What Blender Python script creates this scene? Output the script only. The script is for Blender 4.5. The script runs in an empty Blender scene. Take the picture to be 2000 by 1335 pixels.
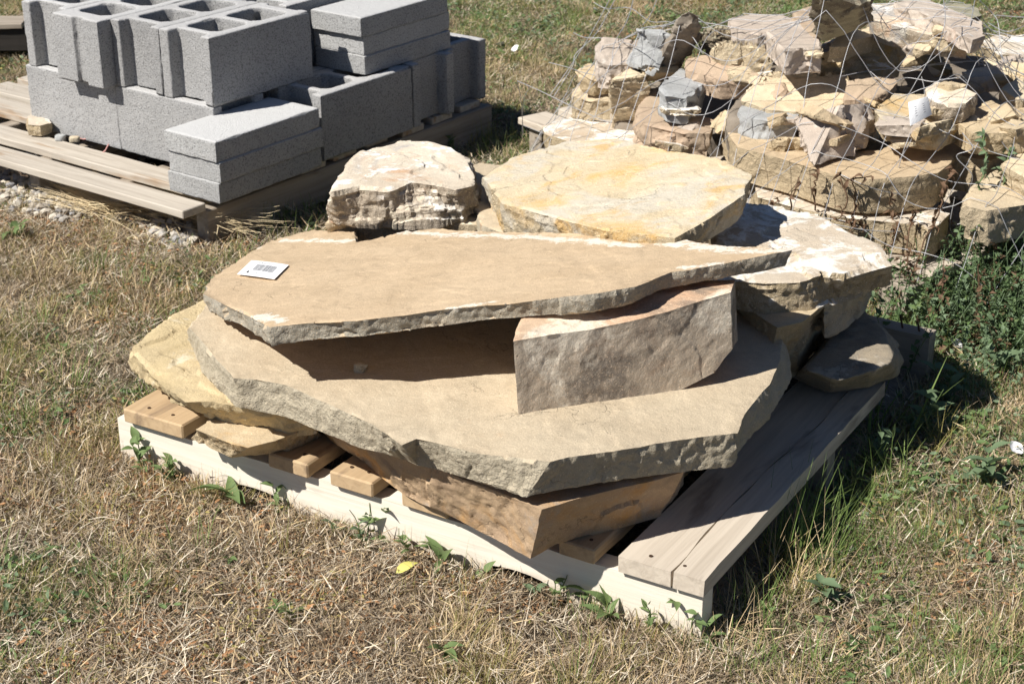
import bpy, bmesh, math, random
import numpy as np
from mathutils import Vector, Matrix, noise as mnoise
from mathutils.bvhtree import BVHTree
from mathutils.geometry import tessellate_polygon

random.seed(7)
RNG = np.random.default_rng(11)
scene = bpy.context.scene
COL = scene.collection

# ------------------------------------------------------------------ camera, sky, sun, exposure
CAM_H, PITCH, FPX = 1.5918, 0.4202, 3267.6
cd = bpy.data.cameras.new('camera'); cam = bpy.data.objects.new('camera', cd); COL.objects.link(cam)
cam.matrix_world = Matrix.Translation((0, 0, CAM_H)) @ Matrix.Rotation(math.pi/2-PITCH, 4, 'X') @ Matrix.Rotation(-0.0038, 4, 'Z')
cd.sensor_width = 36; cd.lens = 36*FPX/2000; cd.clip_start = .05; cd.clip_end = 400
cd.dof.use_dof = True; cd.dof.focus_distance = 2.95; cd.dof.aperture_fstop = 13
scene.camera = cam

SUN_S = Vector((.80, .47, -1.0))               # way the light travels
SUN_EL = math.atan2(1, math.hypot(.80, .47))
world = bpy.data.worlds.new('World'); scene.world = world; world.use_nodes = True
wn = world.node_tree.nodes; wl = world.node_tree.links
sky = wn.new('ShaderNodeTexSky'); sky.sky_type = 'NISHITA'; sky.sun_disc = False
sky.sun_elevation = SUN_EL; sky.sun_rotation = math.atan2(-.80, -.47)
sky.air_density = .62; sky.dust_density = .1; sky.ozone_density = 3
wl.new(sky.outputs[0], wn['Background'].inputs[0]); wn['Background'].inputs[1].default_value = .05
sd = bpy.data.lights.new('sun', 'SUN'); sd.energy = 5.0; sd.angle = math.radians(.53); sd.color = (1, .955, .885)
sun = bpy.data.objects.new('sun', sd); COL.objects.link(sun)
sun.rotation_mode = 'QUATERNION'; sun.rotation_quaternion = SUN_S.to_track_quat('-Z', 'Y')
vs = scene.view_settings; vs.view_transform = 'Standard'; vs.look = 'None'; vs.gamma = 1; vs.exposure = .50
vs.use_curve_mapping = False

# ------------------------------------------------------------------ helpers
def at(px, py, z):
    """world point at height z seen at a spot of the 2000x1335 picture"""
    X, Y = px-1000, py-667.5
    r = -.0038; X, Y = math.cos(r)*X+math.sin(r)*Y, -math.sin(r)*X+math.cos(r)*Y
    c, s = math.cos(PITCH), math.sin(PITCH)
    d = (X/FPX, c-Y/FPX*s, -s-Y/FPX*c); t = (z-CAM_H)/d[2]
    return Vector((d[0]*t, d[1]*t, z))

def tag(o, label=None, cat=None, group=None, kind=None):
    if label: o['label'] = label
    if cat: o['category'] = cat
    if group: o['group'] = group
    if kind: o['kind'] = kind
    return o

def link(name, me, mat=None, parent=None, mw=None):
    o = bpy.data.objects.new(name, me); COL.objects.link(o)
    if mat and me is not None and not me.materials: me.materials.append(mat)
    if parent: o.parent = parent
    if mw is not None: o.matrix_world = mw if not parent else mw
    return o

def empty(name, loc, rz=0):
    o = bpy.data.objects.new(name, None); COL.objects.link(o)
    o.location = loc; o.rotation_euler = (0, 0, rz); o.empty_display_size = .1
    return o

def new_mesh(name, verts, faces, smooth=False):
    me = bpy.data.meshes.new(name); me.from_pydata([tuple(v) for v in verts], [], faces); me.update()
    if smooth: me.polygons.foreach_set('use_smooth', [True]*len(me.polygons))
    return me

_perm = RNG.random(1 << 16)
def _h(ix, iy, iz):
    return _perm[(ix*73856093 ^ iy*19349663 ^ iz*83492791) & 0xffff]
def vnoise(p):
    """smooth value noise, p (n,3) -> -1..1"""
    i = np.floor(p).astype(np.int64); f = p-i; f = f*f*(3-2*f)
    r = 0
    for dx in (0, 1):
        wx = f[:, 0] if dx else 1-f[:, 0]
        for dy in (0, 1):
            wy = f[:, 1] if dy else 1-f[:, 1]
            for dz in (0, 1):
                wz = f[:, 2] if dz else 1-f[:, 2]
                r = r+wx*wy*wz*_h(i[:, 0]+dx, i[:, 1]+dy, i[:, 2]+dz)
    return r*2-1
def fbm(p, o=3):
    r = 0; a = 1; t = 0
    for k in range(o):
        r = r+a*vnoise(p*(2**k)+k*17.3); t += a; a *= .5
    return r/t

# ------------------------------------------------------------------ materials
def M(name, rough=.9):
    m = bpy.data.materials.new(name); m.use_nodes = True
    b = m.node_tree.nodes['Principled BSDF']; b.inputs['Roughness'].default_value = rough
    b.inputs['Specular IOR Level'].default_value = .25
    return m, m.node_tree.nodes, m.node_tree.links, b
def mixc(n, l, fac, a, b):
    x = n.new('ShaderNodeMix'); x.data_type = 'RGBA'
    for k, v in ((0, fac), (6, a), (7, b)):
        if hasattr(v, 'links') or hasattr(v, 'is_linked'): l.new(v, x.inputs[k])
        elif isinstance(v, (int, float)): x.inputs[k].default_value = v
        else: x.inputs[k].default_value = (*v, 1) if len(v) == 3 else v
    return x.outputs[2]
def noise_n(n, l, vec, scale, detail=4, rough=.55, dist=0):
    x = n.new('ShaderNodeTexNoise'); x.inputs['Scale'].default_value = scale
    x.inputs['Detail'].default_value = detail; x.inputs['Roughness'].default_value = rough
    x.inputs['Distortion'].default_value = dist
    l.new(vec, x.inputs['Vector']); return x.outputs['Fac']
def ramp(n, l, fac, lo, hi):
    x = n.new('ShaderNodeMapRange'); x.inputs[1].default_value = lo; x.inputs[2].default_value = hi
    l.new(fac, x.inputs[0]); x.clamp = True; return x.outputs[0]
def math_n(n, l, op, a, b=0.0):
    x = n.new('ShaderNodeMath'); x.operation = op
    for k, v in enumerate((a, b)):
        if isinstance(v, (int, float)): x.inputs[k].default_value = v
        else: l.new(v, x.inputs[k])
    return x.outputs[0]
def obj_vec(n, l, seeded=True):
    tc = n.new('ShaderNodeTexCoord')
    if not seeded: return tc.outputs['Object']
    oi = n.new('ShaderNodeObjectInfo'); va = n.new('ShaderNodeVectorMath'); va.operation = 'ADD'
    sc = n.new('ShaderNodeVectorMath'); sc.operation = 'SCALE'; sc.inputs[0].default_value = (31, 17, 23)
    l.new(oi.outputs['Random'], sc.inputs['Scale']); l.new(tc.outputs['Object'], va.inputs[0]); l.new(sc.outputs[0], va.inputs[1])
    return va.outputs[0]
def bump(n, l, b, h, strength=.5, dist=.002, prev=None):
    x = n.new('ShaderNodeBump'); x.inputs['Strength'].default_value = strength; x.inputs['Distance'].default_value = dist
    l.new(h, x.inputs['Height'])
    if prev is not None: l.new(prev, x.inputs['Normal'])
    l.new(x.outputs[0], b.inputs['Normal']); return x.outputs[0]

WHT = (.80, .77, .70)
def stone_mat(name, base, second, side=None, white=None, wcov=.0, orange=None, ocov=0., grey=None, gcov=0., pit=0, wscale=6, chalk=0, sb=1.0):
    m, n, l, b = M(name, .93)
    v = obj_vec(n, l)
    c = mixc(n, l, ramp(n, l, noise_n(n, l, v, 5, 6, .6, .4), .35, .65), base, second)
    c = mixc(n, l, math_n(n, l, 'MULTIPLY', ramp(n, l, noise_n(n, l, v, 55, 5, .7), .35, .75), .35), c, tuple(x*.62 for x in base))
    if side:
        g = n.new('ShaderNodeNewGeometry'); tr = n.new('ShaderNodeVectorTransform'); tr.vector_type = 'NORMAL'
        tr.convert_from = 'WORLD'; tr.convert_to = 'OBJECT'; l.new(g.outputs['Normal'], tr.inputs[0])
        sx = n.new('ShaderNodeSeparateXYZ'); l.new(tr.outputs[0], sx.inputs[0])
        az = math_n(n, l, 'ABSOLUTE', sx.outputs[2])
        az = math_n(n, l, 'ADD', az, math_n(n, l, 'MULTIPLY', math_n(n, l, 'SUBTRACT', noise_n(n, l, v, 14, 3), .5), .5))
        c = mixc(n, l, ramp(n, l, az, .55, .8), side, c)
    if grey: c = mixc(n, l, math_n(n, l, 'MULTIPLY', ramp(n, l, noise_n(n, l, v, 4.3, 6, .65, .8), .62-gcov*.3, .70-gcov*.3), .8), c, grey)
    if orange: c = mixc(n, l, math_n(n, l, 'MULTIPLY', ramp(n, l, noise_n(n, l, v, 7, 7, .65, .6), .66-ocov*.35, .78-ocov*.35), .85), c, orange)
    if white:
        wf = ramp(n, l, noise_n(n, l, v, wscale, 10, .72, .5), .71-wcov*.45, .77-wcov*.45)
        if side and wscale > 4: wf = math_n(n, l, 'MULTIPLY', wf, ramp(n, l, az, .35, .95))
        c = mixc(n, l, wf, c, white)
    c = mixc(n, l, math_n(n, l, 'MULTIPLY', ramp(n, l, noise_n(n, l, v, 2.6, 8, .7, 1.2), .50, .72), .30), c, tuple(x*.55 for x in base))
    vc = n.new('ShaderNodeTexVoronoi'); vc.feature = 'DISTANCE_TO_EDGE'; vc.inputs['Scale'].default_value = 3.4
    vd = n.new('ShaderNodeVectorMath'); vd.operation = 'ADD'; nz = n.new('ShaderNodeTexNoise'); nz.inputs['Scale'].default_value = 7; nz.inputs['Detail'].default_value = 6
    l.new(v, nz.inputs['Vector']); sc2 = n.new('ShaderNodeVectorMath'); sc2.operation = 'SCALE'; sc2.inputs['Scale'].default_value = .35
    l.new(nz.outputs['Color'], sc2.inputs[0]); l.new(v, vd.inputs[0]); l.new(sc2.outputs[0], vd.inputs[1]); l.new(vd.outputs[0], vc.inputs['Vector'])
    ck = math_n(n, l, 'MULTIPLY', ramp(n, l, vc.outputs['Distance'], .007, .001), ramp(n, l, noise_n(n, l, v, 5.5, 3), .52, .60))
    c = mixc(n, l, math_n(n, l, 'MULTIPLY', ck, .55), c, tuple(x*.3 for x in base))
    mott = noise_n(n, l, v, 17, 6, .7, .5)
    c = mixc(n, l, math_n(n, l, 'MULTIPLY', ramp(n, l, mott, .52, .72), .4), c, tuple(x*.55 for x in second))
    c = mixc(n, l, math_n(n, l, 'MULTIPLY', ramp(n, l, mott, .46, .30), .3), c, tuple(min(.8, x*1.3) for x in base))
    if chalk:
        at_ = n.new('ShaderNodeAttribute'); at_.attribute_name = 'chalk'
        cf = math_n(n, l, 'ADD', at_.outputs['Fac'], math_n(n, l, 'MULTIPLY', math_n(n, l, 'SUBTRACT', noise_n(n, l, v, 38, 10, .78, .3), .5), 3.4))
        c = mixc(n, l, math_n(n, l, 'MULTIPLY', ramp(n, l, cf, .62, .85), .92), c, (.74, .69, .60))
    # mineral speckle
    sp = noise_n(n, l, v, 420, 2, .6)
    c = mixc(n, l, ramp(n, l, sp, .6, .72), c, tuple(min(1, x*1.35) for x in base))
    c = mixc(n, l, math_n(n, l, 'MULTIPLY', ramp(n, l, noise_n(n, l, v, 330, 2, .6), .62, .74), .6), c, tuple(x*.45 for x in base))
    l.new(c, b.inputs['Base Color'])
    p = bump(n, l, b, math_n(n, l, 'SUBTRACT', noise_n(n, l, v, 34, 9, .72), math_n(n, l, 'MULTIPLY', ck, .35)), .5, .006)
    p = bump(n, l, b, noise_n(n, l, v, 210, 4, .7), .6, .0022, p)
    if side:
        inv = math_n(n, l, 'SUBTRACT', 1.0, ramp(n, l, az, .5, .75))
        p = bump(n, l, b, math_n(n, l, 'MULTIPLY', noise_n(n, l, v, 95, 5, .7), inv), sb, .009, p)
    if pit:
        vo = n.new('ShaderNodeTexVoronoi'); vo.inputs['Scale'].default_value = 60; vo.inputs['Randomness'].default_value = 1
        wv = n.new('ShaderNodeVectorMath'); wv.operation = 'ADD'; wz = n.new('ShaderNodeTexNoise'); wz.inputs['Scale'].default_value = 38; wz.inputs['Detail'].default_value = 6; l.new(v, wz.inputs['Vector'])
        ws = n.new('ShaderNodeVectorMath'); ws.operation = 'SCALE'; ws.inputs['Scale'].default_value = .07; l.new(wz.outputs['Color'], ws.inputs[0]); l.new(v, wv.inputs[0]); l.new(ws.outputs[0], wv.inputs[1]); l.new(wv.outputs[0], vo.inputs['Vector'])
        mask = ramp(n, l, noise_n(n, l, v, 11, 7, .7), .48, .62)
        hh = math_n(n, l, 'MULTIPLY', ramp(n, l, vo.outputs['Distance'], .1, .5), mask)
        bump(n, l, b, hh, pit, .005, p)
    return m

MS = dict(
 tan=stone_mat('tan_sandstone', (.58, .445, .295), (.52, .39, .25), side=(.40, .365, .295), white=WHT, wcov=.0, wscale=5, chalk=1),
 tan2=stone_mat('buff_sandstone', (.56, .47, .34), (.51, .415, .29), side=(.49, .43, .32), orange=(.45, .27, .15), ocov=.0),
 face=stone_mat('stained_block_stone', (.36, .30, .22), (.27, .235, .18), white=(.47, .42, .34), wcov=.28, wscale=4.5, orange=(.5, .28, .14), ocov=.02, grey=(.19, .175, .15), gcov=.5),
 block=stone_mat('stained_edge_block_stone', (.62, .47, .33), (.60, .37, .23), side=(.47, .395, .305), white=(.76, .68, .55), wcov=.44, wscale=3.4, grey=(.17, .145, .12), gcov=.45, sb=.18),
 russet=stone_mat('russet_brown_stone', (.47, .34, .21), (.40, .28, .19), white=(.58, .50, .38), wcov=.08, orange=(.48, .27, .1), ocov=.35, grey=(.34, .30, .26), gcov=.25),
 yellow=stone_mat('yellow_ochre_sandstone', (.64, .55, .40), (.62, .49, .30), side=(.44, .36, .24), orange=(.62, .40, .15), ocov=.40, grey=(.55, .51, .43), gcov=.4, pit=.3),
 white=stone_mat('white_crusted_stone', (.60, .53, .43), (.54, .43, .31), side=(.44, .35, .22), white=(.82, .79, .73), wcov=.5, wscale=9, orange=(.5, .28, .16), ocov=.1),
 whitegrey=stone_mat('white_grey_stone', (.68, .60, .48), (.60, .50, .38), side=(.36, .30, .23), white=(.82, .80, .76), wcov=.42, wscale=11, orange=(.55, .33, .19), ocov=.3, grey=(.40, .38, .36), gcov=.15),
 rough=stone_mat('rough_pale_yellow_stone', (.60, .48, .28), (.54, .44, .28), white=(.68, .62, .48), wcov=.30, pit=.45),
 ochre=stone_mat('ochre_block_stone', (.58, .475, .32), (.52, .40, .25), side=(.50, .395, .25), orange=(.5, .3, .11), ocov=.2, white=(.62, .56, .44), wcov=.05),
 pink=stone_mat('pinkish_stone', (.52, .45, .38), (.48, .40, .33), white=(.68, .64, .57), wcov=.24, orange=(.48, .31, .22), ocov=.08),
 sandy=stone_mat('warm_sandy_base_stone', (.55, .43, .285), (.50, .38, .24), side=(.50, .40, .26), orange=(.5, .3, .14), ocov=.05),
 brown=stone_mat('reddish_brown_stone', (.48, .36, .26), (.43, .34, .24), white=(.6, .5, .4), wcov=.1, orange=(.46, .23, .12), ocov=.2),
 grey=stone_mat('blue_grey_stone', (.42, .43, .43), (.36, .36, .35), white=(.56, .56, .53), wcov=.08, orange=(.42, .34, .2), ocov=.0),
 green=stone_mat('greenish_grey_stone', (.37, .345, .25), (.32, .30, .22), side=(.22, .18, .13), orange=(.42, .34, .18), ocov=.15),
 dark=stone_mat('dark_brown_stone', (.23, .19, .15), (.29, .25, .2), orange=(.3, .2, .13), ocov=.1),
 paleyel=stone_mat('pale_yellow_stone', (.64, .54, .385), (.58, .46, .30), side=(.50, .41, .28), white=(.74, .69, .58), wcov=.22, orange=(.52, .35, .15), ocov=.1),
)

def concrete_mat(name, base):
    m, n, l, b = M(name, .95); v = obj_vec(n, l)
    c = mixc(n, l, ramp(n, l, noise_n(n, l, v, 7, 4), .35, .7), base, tuple(x*.86 for x in base))
    c = mixc(n, l, math_n(n, l, 'MULTIPLY', ramp(n, l, noise_n(n, l, v, 230, 3, .65), .52, .62), .85), c, tuple(x*.42 for x in base))
    c = mixc(n, l, math_n(n, l, 'MULTIPLY', ramp(n, l, noise_n(n, l, v, 210, 2, .5), .6, .7), .5), c, tuple(min(1, x*1.4) for x in base))
    vo = n.new('ShaderNodeTexVoronoi'); vo.inputs['Scale'].default_value = 110; l.new(v, vo.inputs['Vector'])
    c = mixc(n, l, math_n(n, l, 'MULTIPLY', ramp(n, l, vo.outputs['Distance'], .13, .06), .5), c, tuple(x*.3 for x in base))
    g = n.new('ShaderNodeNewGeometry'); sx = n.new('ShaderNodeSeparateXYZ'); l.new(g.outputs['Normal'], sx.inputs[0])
    c = mixc(n, l, math_n(n, l, 'MULTIPLY', ramp(n, l, sx.outputs[2], .7, .97), .75), c, tuple(min(1, x*1.45) for x in base))  # upward faces lightened in the colour to imitate bright sunlit tops
    oi2 = n.new('ShaderNodeObjectInfo'); hs = n.new('ShaderNodeHueSaturation'); l.new(math_n(n, l, 'ADD', math_n(n, l, 'MULTIPLY', oi2.outputs['Random'], .22), .88), hs.inputs['Value']); l.new(c, hs.inputs['Color']); c = hs.outputs[0]
    l.new(c, b.inputs['Base Color'])
    p = bump(n, l, b, noise_n(n, l, v, 210, 4, .7), .9, .004)
    bump(n, l, b, ramp(n, l, vo.outputs['Distance'], .05, .2), .4, .002, p)
    return m
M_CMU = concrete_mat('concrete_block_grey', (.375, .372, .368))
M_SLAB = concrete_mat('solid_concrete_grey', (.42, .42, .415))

def wood_mat(name, base, dark, axis=0, stain=None, scov=.0, grain=1.0):
    m, n, l, b = M(name, .8); v = obj_vec(n, l)
    mp = n.new('ShaderNodeMapping'); s = [60, 60, 60]; s[axis] = 2.2; mp.inputs['Scale'].default_value = s
    l.new(v, mp.inputs[0])
    g = noise_n(n, l, mp.outputs[0], 1, 6, .65, .8)
    c = mixc(n, l, math_n(n, l, 'MULTIPLY', ramp(n, l, g, .42, .72), grain), base, dark)
    mp2 = n.new('ShaderNodeMapping'); s2 = [16, 16, 16]; s2[axis] = 3; mp2.inputs['Scale'].default_value = s2; l.new(v, mp2.inputs[0])
    if stain: c = mixc(n, l, ramp(n, l, noise_n(n, l, mp2.outputs[0], 1, 5, .6, .4), .7-scov*.4, .82-scov*.4), c, stain)
    # knots
    mp3 = n.new('ShaderNodeMapping'); s3 = [9, 9, 9]; s3[axis] = 3.2; mp3.inputs['Scale'].default_value = s3; l.new(v, mp3.inputs[0])
    vo = n.new('ShaderNodeTexVoronoi'); vo.inputs['Scale'].default_value = 1; l.new(mp3.outputs[0], vo.inputs['Vector'])
    c = mixc(n, l, math_n(n, l, 'MULTIPLY', ramp(n, l, vo.outputs['Distance'], .12, .05), .55), c, tuple(x*.45 for x in dark))
    l.new(c, b.inputs['Base Color'])
    bump(n, l, b, g, .5, .0022)
    return m
M_WHITEWOOD = wood_mat('bleached_pale_board', (.76, .70, .60), (.64, .56, .45), 0, (.56, .46, .34), .22, .7)
def muddy(m, z0, z1, col):
    n, l = m.node_tree.nodes, m.node_tree.links; b = n['Principled BSDF']; src = b.inputs['Base Color'].links[0].from_socket
    tc = n.new('ShaderNodeTexCoord'); sx = n.new('ShaderNodeSeparateXYZ'); l.new(tc.outputs['Object'], sx.inputs[0])
    mp = n.new('ShaderNodeMapping'); mp.inputs['Scale'].default_value = (14, 40, 60); l.new(tc.outputs['Object'], mp.inputs[0])
    h = math_n(n, l, 'ADD', sx.outputs[2], math_n(n, l, 'MULTIPLY', math_n(n, l, 'SUBTRACT', noise_n(n, l, mp.outputs[0], 1, 7, .7), .5), .09))
    l.new(mixc(n, l, math_n(n, l, 'MULTIPLY', ramp(n, l, h, z1, z0), .6), src, col), b.inputs['Base Color'])
muddy(M_WHITEWOOD, .0, .038, (.42, .33, .24))
M_DECK = wood_mat('weathered_pallet_board', (.48, .35, .21), (.34, .23, .13), 1, (.24, .17, .11), .3, .7)
M_DECK2 = wood_mat('pale_weathered_board', (.56, .49, .40), (.40, .34, .27), 1, (.30, .25, .20), .36, .8)
M_DECK3 = wood_mat('bleached_brown_streaked_board', (.50, .45, .38), (.31, .265, .215), 1, (.33, .225, .14), .38, .9)
M_POST = wood_mat('old_grey_timber', (.36, .31, .25), (.22, .18, .14), 0, (.18, .14, .1), .2)
M_SHADEWOOD = wood_mat('painted_shade_timber', (.035, .03, .026), (.02, .018, .015), 0)  # near-black colour stands in for the shade beneath the far left deck
def plain(name, col, rough=.8, metal=0, trans=0):
    m, n, l, b = M(name, rough); b.inputs['Base Color'].default_value = (*col, 1); b.inputs['Metallic'].default_value = metal
    return m
M_CRACK = plain('crack_shadow_wood', (.05, .035, .025))
M_NAIL = plain('rusty_nail', (.10, .06, .04), .6, .6)
M_WIRE = plain('galvanised_wire', (.42, .42, .43), .5, .4)
M_PAPER = plain('white_tag_paper', (.86, .86, .86), .6)
M_INK = plain('grey_print', (.22, .23, .25), .7)
M_BLACK = plain('black_print', (.02, .02, .02), .7)
M_PINK = plain('pink_string', (.62, .33, .30), .8)
M_PETAL = plain('white_petal', (.85, .85, .86), .6)

def leaf_mat(name, c1, c2, var=.5, tr=.25):
    m, n, l, b = M(name, .65)
    g = n.new('ShaderNodeNewGeometry')
    c = mixc(n, l, math_n(n, l, 'MULTIPLY', g.outputs['Random Per Island'], 1.0), c1, c2)
    l.new(c, b.inputs['Base Color'])
    b.inputs['Transmission Weight'].default_value = 0
    if tr <= 0: return m
    tb = n.new('ShaderNodeBsdfTranslucent'); l.new(c, tb.inputs[0])
    mx = n.new('ShaderNodeMixShader'); mx.inputs[0].default_value = tr
    l.new(b.outputs[0], mx.inputs[1]); l.new(tb.outputs[0], mx.inputs[2])
    l.new(mx.outputs[0], n['Material Output'].inputs[0]); return m
M_STRAW = leaf_mat('dry_straw', (.66, .52, .30), (.36, .25, .15), tr=0)
M_STRAWPALE = leaf_mat('bleached_straw', (.72, .64, .50), (.42, .34, .25), tr=0)
M_LITTER = leaf_mat('grey_brown_thatch', (.43, .335, .225), (.065, .046, .030), tr=0)
M_RUST = leaf_mat('rusty_brown_weed', (.42, .22, .10), (.15, .09, .05), tr=0)
M_GREENDRY = leaf_mat('yellow_green_grass', (.42, .35, .12), (.22, .23, .07))
M_GREEN = leaf_mat('fresh_green_grass', (.13, .20, .05), (.22, .29, .09))
M_LEAF = leaf_mat('weed_leaf_green', (.11, .18, .06), (.20, .27, .11))
M_LEAFGREY = leaf_mat('grey_green_leaf', (.20, .27, .16), (.12, .18, .09))
M_THICK = leaf_mat('deep_green_weed', (.07, .12, .045), (.13, .19, .08))
M_YLEAF = plain('yellow_leaf', (.62, .58, .16), .6)
M_DRYVINE = leaf_mat('dried_vine', (.13, .085, .05), (.22, .13, .08))

# ------------------------------------------------------------------ ground
def ground_h(x, y):
    p = np.stack([np.ravel(x), np.ravel(y), np.zeros(np.size(x))], 1)
    return (fbm(p*1.3, 2)*.012+fbm(p*9+40, 3)*.008-.010).reshape(np.shape(x))
def build_ground():
    n_ = 420
    xs = np.linspace(-3.4, 3.4, n_); ys = np.linspace(1.2, 8.2, n_)
    X, Y = np.meshgrid(xs, ys)
    Z = ground_h(X, Y)
    e = np.minimum(np.minimum(X+3.4, 3.4-X), np.minimum(Y-1.2, 8.2-Y)); Z *= np.clip(e*4, 0, 1)
    V = np.stack([X, Y, Z], -1).reshape(-1, 3)
    idx = np.arange(n_*n_).reshape(n_, n_)
    F = np.stack([idx[:-1, :-1], idx[:-1, 1:], idx[1:, 1:], idx[1:, :-1]], -1).reshape(-1, 4).tolist()
    V = V.tolist(); b = len(V)
    a0, a1, b0, b1 = -3.4, 3.4, 1.2, 8.2; R = 120
    V += [(a0, b0, 0), (a1, b0, 0), (a1, b1, 0), (a0, b1, 0), (-R, -R, 0), (R, -R, 0), (R, R, 0), (-R, R, 0)]
    for i in range(4): F.append([b+i, b+4+i, b+4+(i+1) % 4, b+(i+1) % 4])
    me = new_mesh('ground', V, F, True)
    m, n, l, bs = M('dry_soil_and_thatch', 1.0); tc = n.new('ShaderNodeTexCoord'); v = tc.outputs['Object']
    c = mixc(n, l, ramp(n, l, noise_n(n, l, v, 2.2, 5, .6), .35, .65), (.11, .075, .052), (.17, .12, .085))
    c = mixc(n, l, ramp(n, l, noise_n(n, l, v, 40, 6, .75), .45, .7), c, (.30, .235, .175))
    c = mixc(n, l, ramp(n, l, noise_n(n, l, v, 90, 4, .7), .48, .62), c, (.035, .025, .018))
    c = mixc(n, l, math_n(n, l, 'MULTIPLY', ramp(n, l, noise_n(n, l, v, 3.1, 5, .6, .5), .55, .68), .5), c, (.15, .15, .06))
    c = mixc(n, l, ramp(n, l, noise_n(n, l, v, 1.6, 6, .65, .3), .57, .64), c, (.46, .38, .30))
    l.new(c, bs.inputs['Base Color'])
    bump(n, l, bs, noise_n(n, l, v, 45, 8, .75), 1, .02)
    tag(link('ground', me, m), kind='structure')
build_ground()

# ------------------------------------------------------------------ stones
DG = bpy.context.evaluated_depsgraph_get
def jitter_loop(top, bot, step, amp, seed):
    """subdivide matched loops and roughen the outline"""
    T, B = [], []
    n = len(top)
    for i in range(n):
        a, b2 = top[i], top[(i+1) % n]; c, d = bot[i], bot[(i+1) % n]
        k = max(1, int((b2-a).length/step))
        for j in range(k):
            t = j/k; T.append(a.lerp(b2, t)); B.append(c.lerp(d, t))
    TT = np.array([tuple(p) for p in T]); BB = np.array([tuple(p) for p in B])
    q = TT*np.array([1, 1, 0])
    dx = np.stack([fbm(q*16+seed, 3), fbm(q*16+seed+50, 3), np.zeros(len(q))], 1)*amp
    dx2 = np.stack([fbm(q*14+seed+9, 3), fbm(q*14+seed+70, 3), np.zeros(len(q))], 1)*amp*1.4
    return TT+dx, BB+dx2

_seed = [0]
STONES = []
def finish_rock(me, name, label, mat, voxel, rough, group, disp=1.0, flake=1.0, smooth_it=0, strata=1.0, facet=1.0):
    _seed[0] += 1; s = _seed[0]*13.7
    tmp = bpy.data.objects.new('tmp', me); COL.objects.link(tmp); bpy.context.view_layer.update()
    md = tmp.modifiers.new('r', 'REMESH')
    if smooth_it: md.mode = 'VOXEL'; md.voxel_size = voxel
    else:
        md.mode = 'SHARP'; md.sharpness = 1.0; md.scale = .95; md.use_remove_disconnected = False
        md.octree_depth = max(4, min(8, int(math.ceil(math.log2(max(tmp.dimensions)/.95/(voxel*1.25))))))
    if smooth_it:
        ms = tmp.modifiers.new('s', 'SMOOTH'); ms.iterations = smooth_it; ms.factor = .5
    bpy.context.view_layer.update()
    ev = tmp.evaluated_get(DG()); m2 = bpy.data.meshes.new_from_object(ev)
    bpy.data.objects.remove(tmp); 
    n = len(m2.vertices); co = np.empty(n*3); m2.vertices.foreach_get('co', co); co = co.reshape(-1, 3)
    no = np.empty(n*3); m2.vertices.foreach_get('normal', no); no = no.reshape(-1, 3)
    side = np.clip((.82-np.abs(no[:, 2]))*3.2, 0, 1)
    d = fbm(co*5+s, 2)*.0035*disp + (1-2*np.abs(fbm(co*38+s, 4)))*.0020*rough*(.15+side) + fbm(co*90+s, 2)*.0022*rough*(.12+side)
    # broken facets: each patch is a small tilted plane
    rg = np.random.default_rng(_seed[0]); lo, hi = co.min(0), co.max(0); ext = np.maximum(hi-lo, .01)
    for cell, amp in ((.075, .22), (.03, .16)):
        N = int(min(110, max(8, (ext[0]+ext[1])*2/cell*max(1, ext[2]/cell))))
        sd_ = lo+rg.random((N, 3))*ext; nr = rg.normal(0, 1, (N, 3)); nr[:, 2] *= 1.2
        wob_ = co+np.stack([vnoise(co*25+s), vnoise(co*25+s+9), vnoise(co*25+s+33)], 1)*cell*.12
        best = np.full(n, 1e9); bi = np.zeros(n, int)
        for k in range(N):
            dd = ((wob_-sd_[k])**2).sum(1); m_ = dd < best; best[m_] = dd[m_]; bi[m_] = k
        tl = ((co-sd_[bi])*nr[bi]).sum(1)
        d += np.clip(tl, -cell, cell)*amp*side*.40*facet
    # bedding ledges
    zz = co[:, 2]+fbm(co*3+s, 2)*.006
    st = vnoise(np.stack([zz*75, co[:, 0]*3+s, co[:, 1]*3], 1))
    d += np.round(st*2.5)/2.5*.0028*side*strata
    fl = fbm(co*np.array([5, 5, 3])+s+7, 4)
    d += (np.clip((fl-.12)*60, 0, 1)*.0024+np.clip((fl+.18)*60, 0, 1)*.0018)*(1-side)*flake
    co += no*d[:, None]
    c = (co.min(0)+co.max(0))/2; c[2] = co[:, 2].min()
    co -= c; m2.vertices.foreach_set('co', co.ravel()); m2.update()
    m2.polygons.foreach_set('use_smooth', [True]*len(m2.polygons)); m2.name = name; m2.materials.clear()
    if not smooth_it: m2.set_sharp_from_angle(angle=math.radians(32))
    o = link(name, m2, MS[mat]); o.location = c
    tag(o, label, 'stone', group); STONES.append(o)
    return o

def plane_pts(P):
    a, b, c = [at(*p) for p in P]; n = (b-a).cross(c-a).normalized(); return a, n
def on_plane(px, py, pl):
    o = Vector((0, 0, CAM_H)); d = at(px, py, 0)-o; a, n = pl
    return o+d*((a-o).dot(n)/d.dot(n))

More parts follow.
